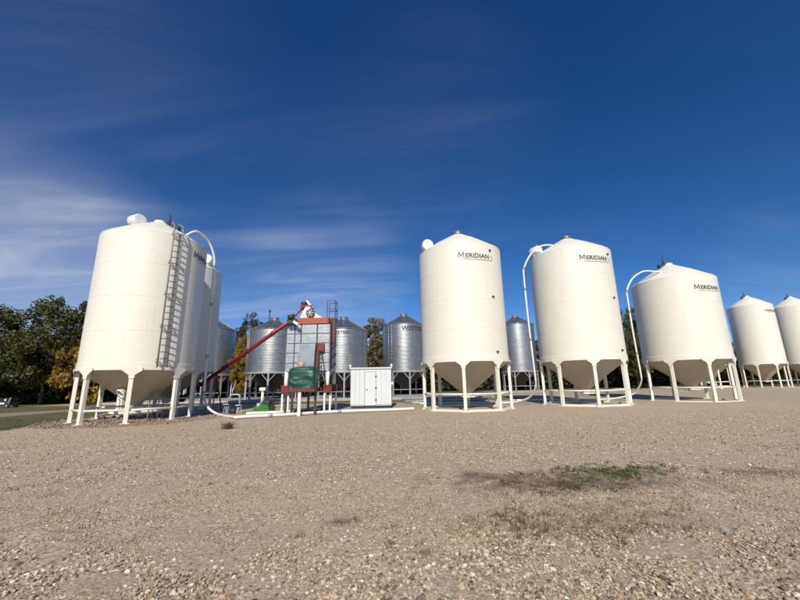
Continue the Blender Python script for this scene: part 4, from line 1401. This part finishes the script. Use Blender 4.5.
# ------------------------------------------------------------------ trees
def crown_mesh(name, height, width, base, material, seed, clumps=110, leaves=52, leaf=0.16, lean=0.0):
    rg = np.random.default_rng(seed)
    cl = []
    while len(cl) < clumps:
        x, y, z = rg.uniform(-1, 1, 3)
        rr = math.sqrt(x * x + y * y)
        shape = (1 - abs(z) ** 2.4) ** 0.6 * (1.0 if z < 0 else 1.0 - 0.18 * z)
        lump = 1 + 0.38 * noise.noise((x * 1.9 + seed, y * 1.9, z * 1.9))
        if rr > shape * lump or (rr < 0.42 * shape and rg.random() < 0.65):
            continue
        cl.append((x * width / 2 + lean * (z + 1) * .5, y * width / 2, base + (z + 1) / 2 * (height - base)))
    cl = np.array(cl)
    rad = rg.uniform(0.32, 0.75, len(cl)) * width / 6.0 * 1.15
    n = len(cl) * leaves
    ci = np.repeat(np.arange(len(cl)), leaves)
    dv = rg.normal(0, 1, (n, 3))
    dv /= np.linalg.norm(dv, axis=1)[:, None]
    pos = cl[ci] + dv * (rad[ci] * rg.uniform(0.3, 1.1, n) ** 0.7)[:, None] * np.array([1, 1, 0.75])
    a = rg.normal(0, 1, (n, 3))
    a /= np.linalg.norm(a, axis=1)[:, None]
    b_ = np.cross(a, rg.normal(0, 1, (n, 3)))
    b_ /= np.linalg.norm(b_, axis=1)[:, None]
    L = leaf * rg.uniform(0.6, 1.5, n)[:, None]
    V = np.stack([pos - a * L, pos + b_ * L * .55, pos + a * L, pos - b_ * L * .55], 1).reshape(-1, 3)
    Fq = np.arange(n * 4).reshape(-1, 4)
    return np_mesh(name, V, Fq, material), cl


def trunk_mesh(height, rad, cl, seed):
    rg = random.Random(seed)
    m = MB()
    top = height * 0.72
    pts = [Vector((0.10 * i * rg.uniform(-1, 1), 0.10 * i * rg.uniform(-1, 1), top * i / 5)) for i in range(6)]
    m.tube(pts, [rad * (1.25 if i == 0 else 1 - 0.15 * i) for i in range(6)], 9)
    idx = list(range(len(cl)))
    rg.shuffle(idx)
    for i in idx[:14]:
        e = Vector(cl[i])
        k = rg.uniform(0.25, 0.85)
        s = pts[0].lerp(pts[-1], k)
        if e.z < s.z:
            s = pts[0].lerp(pts[-1], max(0.08, e.z / top - 0.15))
        mid = s.lerp(e, 0.5) + Vector((rg.uniform(-.2, .2), rg.uniform(-.2, .2), rg.uniform(0, .3)))
        m.tube([s, mid, e], [rad * 0.38, rad * 0.22, rad * 0.07], 6)
    return m.mesh('trunk', 'bark')


PROTO = {}
for key, (h, w, base, mt, cl_, lv, lf) in {
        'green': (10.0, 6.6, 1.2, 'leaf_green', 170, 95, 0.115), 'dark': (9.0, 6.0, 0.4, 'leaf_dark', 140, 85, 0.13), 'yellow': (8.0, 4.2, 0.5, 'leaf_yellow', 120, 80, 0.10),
        'rust': (9.6, 5.8, 1.0, 'leaf_rust', 150, 90, 0.115), 'olive': (9.5, 5.2, 0.8, 'leaf_olive', 150, 85, 0.115), 'bush': (3.4, 3.2, 0.15, 'leaf_yellow', 60, 55, 0.10)}.items():
    for s in range(2):
        me, cl = crown_mesh('crown', h, w, base, mt, 31 * s + len(key) * 7, cl_, lv, lf)
        PROTO[key, s] = (me, trunk_mesh(h, 0.13 if key != 'bush' else 0.05, cl, 5 + s), h, w)


def tree(key, s, x, y, height, width, label, group, name='tree', rot=None):
    cm, tm, h, w = PROTO[key, s]
    r_ = thing(name, (x, y, 0), label, 'tree' if name != 'shrub' else 'shrub', group, rnd.uniform(0, 6.28) if rot is None else rot)
    r_.scale = (width / w, width / w, height / h)
    obj('crown', cm, r_)
    obj('trunk', tm, r_)
    return r_


LG = 'trees on the lawn at the left'
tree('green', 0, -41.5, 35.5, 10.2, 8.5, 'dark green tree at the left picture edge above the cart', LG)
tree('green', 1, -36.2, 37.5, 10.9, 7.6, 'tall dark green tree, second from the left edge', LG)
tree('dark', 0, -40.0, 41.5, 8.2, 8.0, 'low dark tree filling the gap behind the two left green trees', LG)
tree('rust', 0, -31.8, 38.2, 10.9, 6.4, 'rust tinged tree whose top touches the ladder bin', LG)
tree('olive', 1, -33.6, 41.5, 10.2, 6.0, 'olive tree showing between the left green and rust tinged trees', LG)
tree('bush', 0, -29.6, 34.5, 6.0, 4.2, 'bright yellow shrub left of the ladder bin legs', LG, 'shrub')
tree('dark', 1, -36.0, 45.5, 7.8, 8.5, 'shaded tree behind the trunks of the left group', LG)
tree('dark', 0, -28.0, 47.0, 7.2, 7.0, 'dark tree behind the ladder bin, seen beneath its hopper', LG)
BG = 'shelterbelt trees behind the bins'
tree('rust', 1, at_y(250, 350, 50.5).x, 50.5, 11.3, 5.2, 'dark leafy treetop above the galvanized bin with the pole', BG)
tree('yellow', 0, at_y(243, 365, 40.5).x, 40.5, 7.2, 2.3, 'narrow golden yellow tree between two galvanized bins at left', BG)
tree('olive', 0, at_y(228, 350, 51.5).x, 51.5, 10.2, 4.6, 'olive tree left of the golden tree, partly behind a galvanized bin', BG)
tree('olive', 1, at_y(376, 350, 50).x, 50.0, 10.6, 5.0, 'olive yellow tree rising right above the white shed', BG)
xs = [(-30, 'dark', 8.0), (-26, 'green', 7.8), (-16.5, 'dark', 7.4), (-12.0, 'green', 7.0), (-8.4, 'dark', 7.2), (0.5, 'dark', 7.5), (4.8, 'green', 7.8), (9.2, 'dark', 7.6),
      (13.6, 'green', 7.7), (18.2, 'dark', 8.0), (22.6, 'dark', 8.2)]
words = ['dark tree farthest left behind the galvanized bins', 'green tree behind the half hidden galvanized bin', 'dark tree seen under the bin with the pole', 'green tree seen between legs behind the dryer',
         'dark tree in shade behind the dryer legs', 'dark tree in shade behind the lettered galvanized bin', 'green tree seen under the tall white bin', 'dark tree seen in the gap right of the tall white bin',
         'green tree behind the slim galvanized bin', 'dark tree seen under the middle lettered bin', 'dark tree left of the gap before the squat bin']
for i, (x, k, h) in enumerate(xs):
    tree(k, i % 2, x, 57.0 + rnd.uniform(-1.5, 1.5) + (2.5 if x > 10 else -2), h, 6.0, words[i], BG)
rt_ = [(at_y(633, 350, 52).x, 52.0, 'green', 11.6, 5.6, 'tall green tree in the gap between the middle and squat bins'), (37.8, 57.0, 'dark', 10.4, 6.5, 'dark tree just left of the squat bin'),
       (28.0, 56.5, 'dark', 9.4, 6.5, 'dark tree hidden mostly by the middle lettered bin'), (43.5, 60, 'green', 8.8, 6.5, 'green tree seen beneath the squat bin'),
       (50, 64, 'dark', 8.2, 7.5, 'dark tree seen under the first distant bin'), (57, 66, 'green', 8.0, 7.5, 'green tree seen between the two distant bins'),
       (64.5, 66, 'dark', 8.4, 7.5, 'dark tree seen under the cut off distant bin'), (72, 68, 'green', 8, 7.5, 'green tree at far right edge behind the distant bins')]
for i, (x, y, k, h, w, lab) in enumerate(rt_):
    tree(k, (i + 1) % 2, x, y, h, w, lab, BG)


# undergrowth closing the foot of the shelterbelt
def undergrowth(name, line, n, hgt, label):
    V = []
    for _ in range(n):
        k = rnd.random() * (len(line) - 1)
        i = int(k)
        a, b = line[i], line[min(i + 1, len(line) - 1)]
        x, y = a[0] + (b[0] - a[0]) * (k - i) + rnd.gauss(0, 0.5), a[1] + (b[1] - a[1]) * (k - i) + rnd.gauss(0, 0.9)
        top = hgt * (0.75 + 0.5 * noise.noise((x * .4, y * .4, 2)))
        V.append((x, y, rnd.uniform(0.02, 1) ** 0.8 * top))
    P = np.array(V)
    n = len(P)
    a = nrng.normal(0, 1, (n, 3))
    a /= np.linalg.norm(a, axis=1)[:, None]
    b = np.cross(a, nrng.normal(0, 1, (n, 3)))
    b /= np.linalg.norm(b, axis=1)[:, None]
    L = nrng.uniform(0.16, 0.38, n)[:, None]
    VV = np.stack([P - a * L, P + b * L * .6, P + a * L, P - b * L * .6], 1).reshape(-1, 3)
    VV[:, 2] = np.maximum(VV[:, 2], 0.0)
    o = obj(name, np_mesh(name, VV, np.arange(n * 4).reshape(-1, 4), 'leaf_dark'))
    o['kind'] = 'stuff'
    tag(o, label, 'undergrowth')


undergrowth('undergrowth', [(-47, 38.5), (-39, 40), (-31, 42.5), (-27, 49), (-10, 51.5), (10, 55.5), (26, 57.5), (40, 59.5), (56, 66), (80, 69)], 60000, 4.6, 'dark tangled undergrowth at the foot of the trees')
